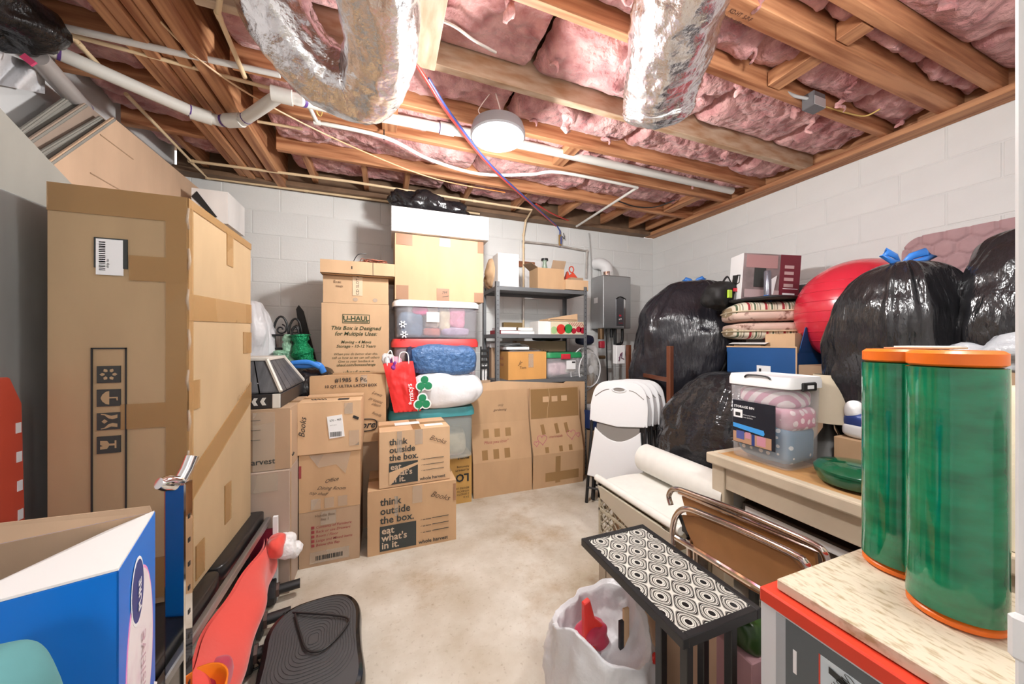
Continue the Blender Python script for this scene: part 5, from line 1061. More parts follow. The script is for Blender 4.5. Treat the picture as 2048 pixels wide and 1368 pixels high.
# ================================================================== white folding chairs
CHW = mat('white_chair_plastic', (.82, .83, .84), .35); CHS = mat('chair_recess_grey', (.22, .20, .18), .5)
ph, ta = R(50), R(13)
def chair():
    t = thing('folding_chair', '', 'chair'); W = .46
    def rr(pts, y0, y1, name, m, bev=.006): return M().prism([(x, y0, z) for x, z in pts], (0, y1-y0, 0)).build(name, m, t, bevel=bev, segs=2)
    top_ = [(W/2+W/2*.97*math.copysign(abs(math.cos(a))**.55, math.cos(a)), .80+.20*math.sin(a)**.8) for a in [i*math.pi/16 for i in range(17)]]
    bo_ = rr([(W-.0, .645), (W, .80)]+top_[1:-1]+[(0, .80), (0, .655), (W/2, .625)], -.012, .012, 'backrest', CHW)
    M().tube([(W/2+.055*math.cos(a), -.014, .925+.020*math.sin(a)) for a in [i*math.pi/10 for i in range(20)]], .006, 6, closed=True).build('handle_rim', CHW, bo_, smooth=True)
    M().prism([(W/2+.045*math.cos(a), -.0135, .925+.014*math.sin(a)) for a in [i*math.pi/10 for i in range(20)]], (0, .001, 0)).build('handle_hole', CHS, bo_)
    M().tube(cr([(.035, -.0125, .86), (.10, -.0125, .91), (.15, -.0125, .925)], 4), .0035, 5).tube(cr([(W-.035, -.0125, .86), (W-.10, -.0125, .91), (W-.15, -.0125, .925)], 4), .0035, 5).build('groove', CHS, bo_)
    st = [(.045, .56)]+[(.045+.37*k/10, .605-.095*math.sin(math.pi*k/10)) for k in range(11)][1:-1]+[(W-.045, .56), (W-.01, .215), (W/2, .20), (.01, .215)]
    rr([(.05, .605)]+st[1:-4]+[(W-.05, .605), (W-.01, .215), (W/2, .20), (.01, .215)], -.020, .004, 'seat', CHW, .005)
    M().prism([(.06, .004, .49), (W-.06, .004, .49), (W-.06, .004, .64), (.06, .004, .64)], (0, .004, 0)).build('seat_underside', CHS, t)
    for s, x in ((0, .018), (1, W-.018)):
        M().tube([(x, .0, .66), (x+(-.005 if s == 0 else .005), .005, .0)], .0125, 10).build('front_leg', BLACKM, t, smooth='auto')
        M().tube([(x+(.03 if s == 0 else -.03), .022, .60), (x+(.035 if s == 0 else -.035), .03, .03)], .0115, 10).build('rear_leg', BLACKM, t, smooth='auto')
    M().tube([(.02, .0, .12), (W-.02, .0, .12)], .008, 8).build('cross_bar', BLACKM, t, smooth='auto')
    return t
ch0 = chair(); rotm = (Matrix.Rotation(-ph, 3, 'Z') @ Matrix.Rotation(-ta, 3, 'X'))
L0 = Vector((1.52, 2.385, .0)); wv = Vector((math.sin(ph), math.cos(ph), 0))
labs = ['white folding chair at the front of the leaning row of four', 'white folding chair directly behind the front one of four', 'white folding chair third back in the leaning row of four', 'white folding chair at the back of the leaning row of four']
for k in range(4):
    c_ = ch0 if k == 0 else dup(ch0); c_.matrix_basis = Matrix.Translation(L0+wv*.075*k+Vector((math.cos(ph), -math.sin(ph), 0))*.035*k) @ rotm.to_4x4(); c_['label'] = labs[k]; c_['group'] = 'white folding chairs leaning together'

# ================================================================== right pile
RW = mat('red_brown_furniture_wood', (.16, .05, .022), .45, var=.3, vscale=6, stretch=(1, 1, .2))
wc = thing('wooden_bed_end', 'red-brown wooden bed end with two posts behind the folding chairs', 'bed end', (2.25, 2.6, 0))
P1, P2 = PY(1257, 690, 2.80), PY(1340, 692, 2.08)
for (p, nm) in ((P1, 'post'), (P2, 'post')): M().box(p.x-.02, p.x+.02, p.y-.02, p.y+.02, 0, p.z).build(nm, RW, wc, bevel=.004, world=True)
M().bar((P2.x, P2.y, P2.z-.27), (P1.x, P1.y, P2.z-.27), .02, .035).build('rail', RW, wc, bevel=.003, world=True); M().bar((P2.x, P2.y, .45), (P1.x, P1.y, .45), .02, .05).build('rail', RW, wc, bevel=.003, world=True)
st_ = thing('shopping_bag', 'white printed paper bag hanging by the wooden chair post', 'bag', PY(1240, 728, 2.86)); M().box(-.06, .05, -.02, .04, 0, .19).build('paper', PAPER, st_, bevel=.006); Face(st_, (-.06, -.02, 0), 'front', .001).strokes([[(.03, .03), (.05, .10), (.07, .12), (.06, .06), (.09, .05)], [(.03, .06), (.06, .10)]], .006, mat('plum_print', (.12, .04, .08), .5), 'print')
# boxes that carry the pile along the right wall (mostly hidden)
base1 = carton('carton', 'wide brown carton on the floor under the black bags', 2.36, 3.06, 1.92, 0, .66, .85, CBD)
base2 = carton('carton', 'wide brown carton against the right wall under the blue box', 2.36, 3.10, 1.36, 0, .80, .54, CBD)
c = PY(1350, 680, 2.35)
bag('trash_bag', 'big dark grey trash bag with blue tie between wooden chair posts', (2.57, 2.47, .67), .43, .30, 1.19, 101, BAGG, R(-46), tie=BLUETIE, tiescale=.9, pleat=.07, namp=.06, sq=.6, lean=(.15, .0), topflat=.72, nu=64, nv=110)
# table
TW = mat('painted_table_wood', (.56, .47, .35), .6, var=.10, vscale=5, bump=.1, bscale=25); TT = mat('orange_table_top', (.52, .28, .11), .5, var=.15, vscale=6, stretch=(5, .5, 1))
TX0, TX1, TY0, TY1, TZ = 1.595, 2.33, .20, 1.335, .72
tb_ = thing('workbench', 'cream painted wooden table with thick edges holding clear bin', 'table', ((TX0+TX1)/2, (TY0+TY1)/2, 0))
M().box(TX0+.03, TX1-.03, TY0+.03, TY1-.03, TZ-.03, TZ-.001).build('table_top', TT, tb_, bevel=.002, world=True)
for a in ((TX0, TX0+.05, TY0, TY1, TZ-.055, TZ), (TX1-.05, TX1, TY0, TY1, TZ-.055, TZ), (TX0+.05, TX1-.05, TY1-.05, TY1, TZ-.055, TZ), (TX0+.05, TX1-.05, TY0, TY0+.05, TZ-.055, TZ)): M().box(*a).build('edge_board', TW, tb_, bevel=.008, segs=2, world=True)
M().box(TX0+.03, TX0+.05, TY0+.05, TY1-.06, TZ-.17, TZ-.056).build('apron', TW, tb_, bevel=.003, world=True); M().box(TX0+.06, TX1-.06, TY1-.05, TY1-.03, TZ-.17, TZ-.056).build('apron', TW, tb_, bevel=.003, world=True)
for x in (TX0+.02, TX1-.09):
    for y in (TY0+.02, TY1-.09): M().box(x, x+.07, y, y+.07, 0, TZ-.056).build('leg', TW, tb_, bevel=.003, world=True)
# glossy black bag behind the roll
bag('trash_bag', 'glossy sheer black trash bag bulging behind the white foam roll', (2.07, 1.78, .30), .27, .36, .80, 111, BAGT, 0, pleat=.05, namp=.06, sq=.7, topflat=.75, lean=(.14, -.14), nu=64, nv=110, nf=2.8)
o = carton('carton', 'low brown carton under the sheer black bag', 1.84, 2.32, 1.50, 0, .298, .5, CBD)
# blue open box with cartons in it
BLU = mat('royal_blue_card', (.006, .075, .25), .5, var=.1, vscale=4)
a0 = PX(1462, 700, 2.36)
bb = thing('blue_open_box', 'royal blue open cardboard box with raised flap holding small cartons', 'box', (2.56, 1.60, .802))
bx = ((2.40, 2.404, 1.37, 1.83, .81, 1.27), (2.40, 2.72, 1.37, 1.374, .81, 1.23), (2.40, 2.72, 1.826, 1.83, .81, 1.23), (2.716, 2.72, 1.374, 1.826, .81, 1.23), (2.40, 2.72, 1.37, 1.83, .804, .81))
for k, a in enumerate(bx): M().box(*a).build('side_panel', BLU, bb, world=True)
M().prism([(2.43, 1.372, 1.225), (2.70, 1.372, 1.225), (2.70, 1.335, 1.39), (2.43, 1.335, 1.39)], (0, .004, 0)).build('flap', BLU, bb, world=True)
M().box(2.397, 2.403, 1.365, 1.372, .81, 1.27).build('bare_edge', CBL, bb, world=True); M().box(2.396, 2.404, 1.37, 1.83, 1.262, 1.272).build('bare_edge', CBL, bb, world=True)
fl2 = Face(bb, bb.matrix_basis.inverted() @ Vector((2.40, 1.83, .81)), 'left', .001); fl2.rect(.22, .31, .18, .33, PAPER, 'sticker'); fl2.poly([(.235, .235), (.28, .235), (.28, .26), (.30, .26), (.30, .285), (.25, .285), (.25, .31), (.235, .31)], INK, 'sticker_symbol', k=.0006); barcode(fl2, .235, .195, .06, .025); fl2.rect(0, .25, 0, .04, CBL, 'bare_patch'); fl2.rect(.25, .45, .0, .03, PAPER, 'white_patch')
t = carton('carton', 'small tan carton sitting inside the blue open box', 2.44, 2.60, 1.40, .812, 1.355, .18, CBL); t = carton('carton', 'brown carton deep inside the blue open box', 2.615, 2.705, 1.56, .812, 1.30, .24, CBD)
o = thing('paper_sheet', 'white paper sheet on the edge of the blue box', 'paper', (2.46, 1.68, 1.275)); M().grid(lambda u, v: ((u-.5)*.14, (v-.5)*.26, .01+.012*math.sin(u*4)), 10, 10).build('sheet', PAPER, o, smooth=True); M().box(-.05, .05, -.09, .1, -.46, .004).build('card_stack', CBD, o)
# striped cushions
def stripes(name):
    m = bpy.data.materials.new(name); m.use_nodes = True; N = m.node_tree.nodes; L = m.node_tree.links; b = N['Principled BSDF']; b.inputs['Roughness'].default_value = .9
    tc = N.new('ShaderNodeTexCoord'); sp_ = N.new('ShaderNodeSeparateXYZ'); L.new(tc.outputs['Object'], sp_.inputs[0])
    mu = N.new('ShaderNodeMath'); mu.operation = 'MULTIPLY'; mu.inputs[1].default_value = 10; L.new(sp_.outputs[0], mu.inputs[0]); fr = N.new('ShaderNodeMath'); fr.operation = 'FRACT'; L.new(mu.outputs[0], fr.inputs[0])
    r = N.new('ShaderNodeValToRGB'); r.color_ramp.interpolation = 'CONSTANT'; cr_ = (.75, .68, .55); el = [(0, cr_), (.10, (.35, .03, .04)), (.24, cr_), (.28, (.40, .30, .18)), (.34, cr_), (.46, (.10, .14, .08)), (.56, cr_), (.62, (.45, .38, .26)), (.70, cr_), (.78, (.25, .22, .16)), (.84, cr_)]
    r.color_ramp.elements[0].color = (*el[0][1], 1); r.color_ramp.elements[1].position = el[1][0]; r.color_ramp.elements[1].color = (*el[1][1], 1)
    for p, c_ in el[2:]: e = r.color_ramp.elements.new(p); e.color = (*c_, 1)
    L.new(fr.outputs[0], r.inputs[0]); L.new(r.outputs[0], b.inputs['Base Color']); return m
STR = stripes('striped_ticking'); FLO = mat('floral_cotton', (.68, .50, .42), .9, col2=(.25, .13, .10), vscale=16, vlo=.60, vhi=.68)
def cushion(label, c, rx, ry, rz_, ang, bottom):
    t = thing('seat_cushion', label, 'cushion', c, ang, 'striped cushions stacked on the blue box'); h = M()
    up = blob((0, 0, rz_*1.0), rx, ry, rz_, .55, .008, 6, nu=20, nv=48, eh=.35)
    up.build('cushion_body', STR, t, smooth=True)
    blob((0, -.010, rz_*(.62 if bottom else 1.42)), rx*1.0, ry*1.0, rz_*.58, .5, .0, nu=12, nv=40, eh=.35).build('floral_face', FLO, t, smooth=True)
    M().tube([(rx*1.005*math.copysign(abs(math.cos(a))**.35, math.cos(a)), ry*1.02*math.copysign(abs(math.sin(a))**.35, math.sin(a))-.005, rz_*(1.0)) for a in [i*math.pi/24 for i in range(48)]], .006, 6, closed=True).build('piping', MATS['beige_cloth'], t, smooth=True); return t
cs = R(-38)
cushion('striped cushion with floral face, lower of two', (2.66, 1.70, 1.315), .27, .22, .062, cs, False); cushion('striped cushion with floral face, upper of two', (2.65, 1.70, 1.44), .27, .22, .075, cs, True)
# coffee maker carton, black bag and tube on cushions
c1 = PX(1486, 545, 2.66)
cm = carton('appliance_box', 'coffee maker carton with white end and maroon printed side', 0, .40, 0, 0, .345, .16, mat('print_grey_brown', (.25, .20, .20), .35, var=.4, vscale=8), tape=None, flaps=False)
cm.matrix_basis = Matrix.Translation((2.68, 1.76, 1.60)) @ Matrix.Rotation(R(-24), 4, 'Z') @ Matrix.Rotation(R(4), 4, 'Y')
f = front(cm); MAR = mat('maroon_print', (.17, .02, .035), .35)
f.rect(.26, .40, 0, .345, MAR, 'maroon_panel'); f.rect(.02, .24, .24, .335, mat('dusty_pink_print', (.45, .25, .25), .4), 'print_patch'); f.rect(.08, .16, .10, .24, INKGREY, 'print_patch', k=.0008); f.rect(.02, .26, .02, .08, mat('pale_pink_print', (.50, .38, .38), .4), 'print_patch', k=.0004); f.poly([(.17, .05), (.22, .05), (.24, .19), (.20, .16)], PAPER, 'print_patch', k=.0008)
for k in range(4): f.rect(.29, .355, .245-.045*k, .268-.045*k, mat('pale_maroon', (.55, .38, .38), .4), 'print_block', k=.0008)
f.rect(.285, .39, .095, .10, PAPER, 'print_line', k=.0008); f.rect(.285, .37, .05, .065, PAPER, 'print_line', k=.0008)
l_ = lside(cm); l_.rect(0, .16, 0, .345, PAPER, 'white_panel'); l_.poly([(.045, .12), (.10, .115), (.115, .19), (.04, .20)], INK, 'kettle_print', k=.0008); l_.strokes([[(.10, .19), (.135, .185), (.13, .13), (.105, .125)]], .005, INK, 'kettle_handle'); l_.rect(.085, .105, .085, .105, INK, 'print_square', k=.0008)
bp_ = thing('backpack', 'black backpack with lime green tag on the cushions', 'backpack', (2.46, 1.93, 1.56)); blob((0, 0, .10), .13, .10, .10, .6, .03, 8).build('fabric', mat('black_nylon', (.012, .012, .013), .6, bump=.4, bscale=20, bdist=.01), bp_, smooth=True); M().box(-.06, -.02, -.115, -.10, .07, .13).build('lime_tag', mat('lime_tag', (.5, .75, .05), .4), bp_, bevel=.003); M().tube(cr([(-.05, -.05, .18), (0, -.06, .24), (.06, -.05, .18)], 5), .008, 8, sq=.5).build('strap', MATS['black_nylon'], bp_)
M().box(.0, .04, -.118, -.105, .12, .145).build('red_tag', MATS['logo_red'], bp_)
bkb = thing('black_fabric_case', 'flat black fabric case lying on the upper cushion', 'case', (2.60, 1.66, 1.59)); blob((.02, .0, .012), .24, .20, .014, .5, .004, 8).build('case', MATS['black_nylon'], bkb, smooth=True)
tbp = PX(1535, 590, 2.52); tu = thing('wrapped_tube', 'shiny grey tube standing before the coffee maker carton', 'tube', (tbp.x, tbp.y, 1.60)); M().lathe([(.022, 0), (.022, .19), (.018, .20), (.001, .20)], 18).build('tube', mat('grey_gloss', (.20, .20, .24), .15, .5), tu, smooth='auto'); blob((0, -.01, .01), .05, .03, .02, .8, .015, 20).build('blue_tie', BLUETIE, tu, smooth=True)
bo = PX(1592, 590, 2.85); o = thing('dark_book', 'dark grey book standing behind the coffee maker carton', 'book', (bo.x+.02, bo.y+.02, 1.45)); M().box(-.015, .015, -.10, .10, 0, .27).build('cover', mat('charcoal_cover', (.06, .065, .065), .4), o, bevel=.002); M().box(-.011, .011, -.097, .102, .003, .273).build('pages', PAPER, o); M().box(-.05, .05, -.1, .1, -.17, 0).build('bookend', CBD, o)
# exercise ball
bc = PX(1722, 624, 2.72); ball = thing('exercise_ball', 'large red inflated exercise ball behind the black bag', 'ball', (bc.x, bc.y, bc.z-.32)); RB = mat('red_ball_vinyl', (.62, .025, .05), .25, spec=.6, coat=.3)
b = M()
b.grid(lambda u, v: (.32*math.cos(math.pi*(u-.5))*math.cos(2*math.pi*v), .32*math.cos(math.pi*(u-.5))*math.sin(2*math.pi*v), .32+.32*math.sin(math.pi*(u-.5))), 32, 64, True).build('ball_skin', RB, ball, smooth=True)
for k in range(-3, 4): M().tube([(.3205*math.cos(R(k*11))*math.cos(a), .3205*math.cos(R(k*11))*math.sin(a), .32+.3205*math.sin(R(k*11))) for a in [i*math.pi/24 for i in range(48)]], .0022, 5, closed=True).build('ridge', RB, ball, smooth=True)
carton('carton', 'brown carton against the right wall under the exercise ball', 2.37, 3.10, .86, 0, bc.z-.322, .48, CBD)
# mattress
MV = mat('mauve_quilt', (.42, .27, .28), .85, var=.06, vscale=20, bump=.15, bscale=80, bdist=.003)
mt = thing('folded_mattress', 'mauve quilted mattress pad with hexagon stitching against the right wall', 'mattress', (3.09, .62, .9))
mx, my0, my1, mz0, mz1 = 3.03, .12, 1.135, .92, 1.935
def mfn(u, v):
    y = my1+(my0-my1)*u; z = mz0+(mz1-mz0)*v
    r_ = .10; dy = max(0, r_-(my1-y)); dz = max(0, r_-(mz1-z)); k = math.hypot(dy, dz)
    if k > r_: s_ = r_/k; y = my1-(r_-dy*s_); z = mz1-(r_-dz*s_)
    # hex quilting
    hx = .092; q = y/hx; w = z/(hx*.866); 
    best = 9; best2 = 9
    for j in (math.floor(w)-1, math.floor(w), math.floor(w)+1, math.floor(w)+2):
        for i in (math.floor(q)-1, math.floor(q), math.floor(q)+1, math.floor(q)+2):
            d = math.hypot((q-(i+.5*(j % 2))), (w-j)*.866)
            if d < best: best2 = best; best = d
            elif d < best2: best2 = d
    e_ = min(1, (best2-best)/.17); return (mx-.030*e_**.55, y, z)
M().grid(mfn, 130, 120).build('quilted_face', MV, mt, smooth=True, world=True)
M().prism([(mx, my0, mz0), (mx, my1-.0, mz0), (mx, my1-.0, mz1-.10), (mx, my1-.03, mz1-.03), (mx, my1-.10, mz1), (mx, my0, mz1)], (.10, 0, 0)).build('mattress_core', MV, mt, bevel=.01, segs=2, world=True)
M().box(2.37, 3.14, .10, .85, 0, .70).build('carton_body', CBD, thing('carton', 'large plain carton under the mattress and black bags', 'box', (2.75, .5, 0)), bevel=.004, world=True)
# black bags on the table
bag('trash_bag', 'black trash bag with blue bow standing on the cream table', (2.15, .815, .722), .19, .18, .93, 121, BAGK, R(-20), tie=BLUETIE, tiescale=1.15, pleat=.06, namp=.05, sq=.55, topflat=.66, nu=64, nv=110)
bag('trash_bag', 'black trash bag with torn side showing grey film by the mattress', (2.25, .50, .722), .24, .22, 1.02, 131, BAGK, R(10), pleat=.04, namp=.06, sq=.7, topflat=.6, lean=(.10, -.05), nu=64, nv=110)
o = thing('clear_film', 'clear plastic film bunched at the torn black bag', 'film', (2.05, .52, 1.15)); blob((0, 0, .10), .05, .14, .07, .7, .05, 10).build('film', mat('grey_clear_film', (.45, .47, .50), .15, bump=.8, bscale=12, bdist=.03), o, smooth=True); M().box(-.04, .04, -.08, .08, -.42, .06).build('board', CBD, o)
cm_ = PX(1950, 690, 1.72); o = thing('cream_blanket', 'cream ribbed blanket folded behind the green rolls', 'blanket', (1.72, .36, .722))
def bfn(u, v): 
    y = .60-.50*u; z = .545*math.sin(math.pi*min(.5, v))**.5 if v < .5 else .545
    return (1.62+.22*v+.004*math.sin(u*80), y, .722+(.36+.24*u+.008*math.sin(u*80))*min(1, v*2.2))
M().grid(bfn, 80, 16).build('knit', mat('cream_knit', (.72, .66, .50), .95, bump=.4, bscale=40, bdist=.01), o, smooth=True, world=True); M().box(1.70, 1.84, .08, .58, .722, 1.05).build('fold_core', mat('cream_knit'  , (.72, .66, .5)), o, world=True, bevel=.02)
# clear bin of linens on the table
bn = tote('clear_bin', 'clear bin with white lid and black latch full of folded linens', 1.665, 1.925, .975, .722, 1.14, .30, CLRW, LIDW, .035, taper=.90)
la_ = M().box(-.05, .05, -.158, -.145, .355, .395).build('latch', BLACKP, bn, bevel=.005); M().box(-.022, .022, -.1595, -.157, .367, .383).build('latch_window', PAPER, la_)
M().tube(cr([(-.131, .05, .405), (-.133, .03, .418), (-.133, -.05, .418), (-.131, -.07, .405)], 4), .004, 6).build('handle', BLACKP, bn)
PD = mat('blue_dotted_cotton', (.08, .20, .34), .9); 
def dotmat(name, base, dot, sc, thr):
    m = bpy.data.materials.new(name); m.use_nodes = True; N = m.node_tree.nodes; L = m.node_tree.links; b = N['Principled BSDF']; b.inputs['Roughness'].default_value = .9
    tc = N.new('ShaderNodeTexCoord'); v = N.new('ShaderNodeTexVoronoi'); v.inputs['Scale'].default_value = sc; v.inputs['Randomness'].default_value = .35; L.new(tc.outputs['Object'], v.inputs['Vector'])
    r = N.new('ShaderNodeValToRGB'); r.color_ramp.interpolation = 'CONSTANT'; r.color_ramp.elements[0].color = (*dot, 1); r.color_ramp.elements[1].position = thr; r.color_ramp.elements[1].color = (*base, 1)
    L.new(v.outputs['Distance'], r.inputs[0]); L.new(r.outputs[0], b.inputs['Base Color']); return m
def wavemat(name, a, c_, sc, d=0):
    m = bpy.data.materials.new(name); m.use_nodes = True; N = m.node_tree.nodes; L = m.node_tree.links; b = N['Principled BSDF']; b.inputs['Roughness'].default_value = .9
    tc = N.new('ShaderNodeTexCoord'); v = N.new('ShaderNodeTexWave'); v.inputs['Scale'].default_value = sc; v.inputs['Distortion'].default_value = d; v.bands_direction = 'DIAGONAL'; L.new(tc.outputs['Object'], v.inputs['Vector'])
    r = N.new('ShaderNodeValToRGB'); r.color_ramp.elements[0].position = .45; r.color_ramp.elements[1].position = .55; r.color_ramp.elements[0].color = (*a, 1); r.color_ramp.elements[1].color = (*c_, 1)
    L.new(v.outputs['Fac'], r.inputs[0]); L.new(r.outputs[0], b.inputs['Base Color']); return m
DOT = dotmat('blue_dotted_linen', (.10, .24, .38), (.75, .78, .82), 26, .28); PST = wavemat('pink_striped_linen', (.62, .24, .36), (.85, .74, .76), 9); PPT = dotmat('pink_patterned_linen', (.62, .30, .38), (.85, .72, .74), 24, .33)
cloth('folded_linen', 'blue linen with white dots folded at bottom of the clear bin', (1.795, 1.115, .825), (.105, .125, .09), DOT, 3, e=.35, namp=.008, cat='linen'); cloth('folded_linen', 'pink patterned linen folded in the middle of the clear bin', (1.80, 1.11, .945), (.105, .125, .055), PPT, 4, e=.4, namp=.01, cat='linen'); cloth('folded_linen', 'pink striped linen folded at the top of the clear bin', (1.80, 1.12, 1.035), (.105, .125, .045), PST, 5, e=.45, namp=.012, cat='linen')
fl3 = Face(bn, (-.1255, .135, 0), 'left', .001); fl3.off = .001
lab = thing('paper_insert', 'dark printed label sleeve with photo on the clear bin side', 'label', (1.660, 1.13, .80)); M().box(-.004, .0, -.10, .10, 0, .21).build('card', mat('dark_navy_print', (.008, .012, .022), .35), lab)
fi = Face(lab, (-.004, .10, 0), 'left', .001); fi.rect(.005, .05, .125, .165, PAPER, 'white_patch'); fi.rect(.015, .04, .133, .15, INK, 'code_patch', k=.0006); fi.poly([(.003, .095), (.15, .085), (.155, .07), (.15, .06), (.003, .075)], mat('sky_blue_print', (.05, .32, .75), .4), 'blue_print'); fi.text([('STORAGE BIN', .008, .175, .016, {'bold': .02}), ('keep your linens', .055, .14, .009, {}), ('neat and dry', .055, .128, .009, {})], PAPER)
fi.rect(.003, .185, .003, .055, mat('photo_tan', (.45, .26, .16), .5), 'photo_print'); fi.rect(.02, .06, .02, .06, mat('photo_blue', (.08, .10, .30), .5), 'photo_print', k=.0005); fi.rect(.065, .09, .03, .06, mat('photo_pink', (.55, .25, .32), .5), 'photo_print', k=.0005); fi.rect(.095, .11, .003, .055, NAVY, 'photo_print', k=.0005); fi.rect(.12, .16, .01, .055, MATS['photo_pink'], 'photo_print', k=.0005)
# lampshade, dish, shoe
ls = PX(1672, 860, 2.02); lm = thing('table_lamp', 'table lamp with beige tapered shade and dark base', 'lamp', (2.02, ls.y+.03, .722)); 
M().lathe([(.115, .20), (.055, .42), (.052, .42), (.112, .20)], 32).build('shade', mat('beige_shade', (.50, .43, .32), .8), lm, smooth='auto'); M().lathe([(.12, 0), (.12, .02), (.05, .10), (.02, .16), (.015, .36), (.001, .36)], 28).build('base', mat('dark_taupe', (.07, .065, .06), .5), lm, smooth='auto')
gd = PZ(1690, 955, .74); GG = mat('dark_green_enamel', (.004, .085, .035), .12, coat=.4)
gd_ = thing('green_dish', 'dark green covered dish on the cream table', 'dish', (1.775, .80, .722)); M().lathe([(.08, 0), (.115, .012), (.128, .045), (.128, .055)], 40).build('bowl', GG, gd_, smooth='auto'); M().lathe([(.130, .055), (.130, .064), (.115, .080), (.06, .092), (.001, .094)], 40).build('lid', GG, gd_, smooth='auto')
sc_ = PX(1705, 825, 1.98); shn = thing('shoe', 'white and navy sports shoe on a tan board', 'shoe', (1.98, sc_.y-.06, .722)); M().box(-.06, .10, -.10, .10, 0, .15).build('board', CBL, shn, bevel=.003)
blob((0, 0, .185), .045, .09, .035, .6, .0).build('sole', PAPER, shn, smooth=True); blob((0, .02, .225), .04, .07, .04, .7, .01).build('upper', NAVY, shn, smooth=True); blob((0, .05, .27), .035, .035, .045, .8, .0).build('collar', PAPER, shn, smooth=True)

# ================================================================== crate, foam roll, chrome chairs
CRM = mat('aged_cream_crate', (.50, .45, .34), .55); FOAM = mat('white_foam', (.80, .79, .74), .7, var=.03, vscale=20)
mc = thing('milk_crate', 'cream lattice plastic crate on the floor under the foam sheet', 'crate', (1.50, 1.62, 0))
cx0, cx1, cy0, cy1, ch = 1.315, 1.66, 1.34, 1.90, .36
for x in (cx0, cx1-.02):
    for y in (cy0, cy1-.02): M().box(x, x+.02, y, y+.02, 0, ch).build('corner_post', CRM, mc, bevel=.003, world=True)
for z, h in ((0, .03), (.20, .02), (ch-.08, .08)):
    for a in ((cx0, cx0+.012, cy0, cy1, z, z+h), (cx1-.012, cx1, cy0, cy1, z, z+h), (cx0, cx1, cy0, cy0+.012, z, z+h), (cx0, cx1, cy1-.012, cy1, z, z+h)): M().box(*a).build('rim', CRM, mc, bevel=.002, world=True)
def lat(p, d, L_, z0, z1, n):
    for k in range(-n, n*2):
        for s in (-1, 1):
            a0 = k/n*L_; a1 = a0+s*(z1-z0)
            lo, hi = 0, L_
            t0 = 0; t1 = 1
            if a0 == a1: continue
            for lim in (0, L_):
                q = (lim-a0)/(a1-a0)
            ts_ = sorted(((0-a0)/(a1-a0), (L_-a0)/(a1-a0))); t0 = max(0, ts_[0]); t1 = min(1, ts_[1])
            if t1-t0 < .08: continue
            A = Vector(p)+Vector(d)*(a0+(a1-a0)*t0)+Vector((0, 0, z0+(z1-z0)*t0)); B = Vector(p)+Vector(d)*(a0+(a1-a0)*t1)+Vector((0, 0, z0+(z1-z0)*t1))
            M().bar(A, B, .006, .006).build('lattice_bar', CRM, mc, world=True)
lat((cx0+.006, cy0, 0), (0, 1, 0), cy1-cy0, .03, .28, 9); lat((cx0, cy1-.006, 0), (1, 0, 0), cx1-cx0, .03, .28, 5)
M().box(cx0+.015, cx1-.015, cy0+.015, cy1-.015, .01, .02).build('crate_floor', CRM, mc, world=True)
o = thing('gift_tin', 'tan box sitting inside the lattice crate', 'box', (1.50, 1.62, .021)); M().box(-.13, .13, -.2, .2, 0, .22).build('body', CBD, o, bevel=.004); M().box(-.135, .135, -.205, .205, .22, .25).build('lid', CBD, o, bevel=.004)
fo = thing('foam_sheet', 'white foam wrap roll partly unrolled over the crate', 'foam', (1.62, 1.62, .36))
def foam(u, v):   # across from the left lip to the roll
    y = 1.90-.64*v; s = u
    if s < .15: a = s/.15*math.pi*1.1; return (1.315+.024-.024*math.cos(a), y+.03, .362+.024-.024*math.cos(a)*0+.026*math.sin(a))
    if s < .45: k = (s-.15)/.30; return (1.362+.30*k, y+.03*(1-k), .372+.03*math.sin(k*math.pi)*.3+.02*k)
    k = (s-.45)/.55; a = -math.pi/2+k*2*math.pi*1.35; rr_ = .098-.012*k; return (1.70+rr_*math.cos(a), y, .495+rr_*math.sin(a))
M().grid(foam, 80, 20).build('foam_sheet', FOAM, fo, smooth=True, world=True)
M().tube([(1.345, 1.96, .385), (1.345, 1.26, .385)], .022, 16).build('rolled_lip', FOAM, fo, smooth='auto', world=True)
M().tube([(1.70, 1.905, .495), (1.70, 1.255, .495)], .080, 24).build('roll_core', FOAM, fo, smooth='auto', world=True)
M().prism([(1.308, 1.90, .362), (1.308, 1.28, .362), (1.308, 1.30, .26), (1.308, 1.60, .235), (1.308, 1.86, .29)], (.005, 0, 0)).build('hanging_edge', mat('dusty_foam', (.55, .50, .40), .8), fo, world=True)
BH = mat('hardboard_brown', (.34, .155, .05), .5, var=.15, vscale=7)
def mchair(label, x, pts, panel, grp):
    q = [PX(a, b_, x) for a, b_ in pts]; t = thing('metal_chair', label, 'chair', (x, sum(p.y for p in q)/len(q), 0), group=grp)
    M().tube(cr(q, 7), .0115, 12).build('frame_tube', CHROMED, t, smooth=True, world=True)
    if panel: M().prism([PX(a, b_, x+.004) for a, b_ in panel], (.012, 0, 0)).build('seat_board', BH, t, bevel=.003, world=True)
    return t
t1 = mchair('chrome folding chair with brown hardboard seat beside the patterned tray', 1.13, [(1346, 1090), (1345, 1062), (1352, 1032), (1372, 1018), (1420, 1034), (1500, 1068), (1585, 1108), (1612, 1128), (1624, 1165), (1628, 1220)], [(1362, 1030), (1400, 1034), (1500, 1076), (1580, 1114), (1605, 1140), (1612, 1240), (1500, 1180), (1395, 1110), (1372, 1060)], 'folded chrome chairs')
M().tube([PX(1352, 1075, 1.12), PX(1540, 1190, 1.12)], .012, 10).build('lower_tube', CHROME, t1, smooth='auto', world=True); M().tube([PX(1356, 1022, 1.15), PX(1388, 1100, 1.15)], .008, 8).build('cross_tube', BLACKM, t1, world=True)
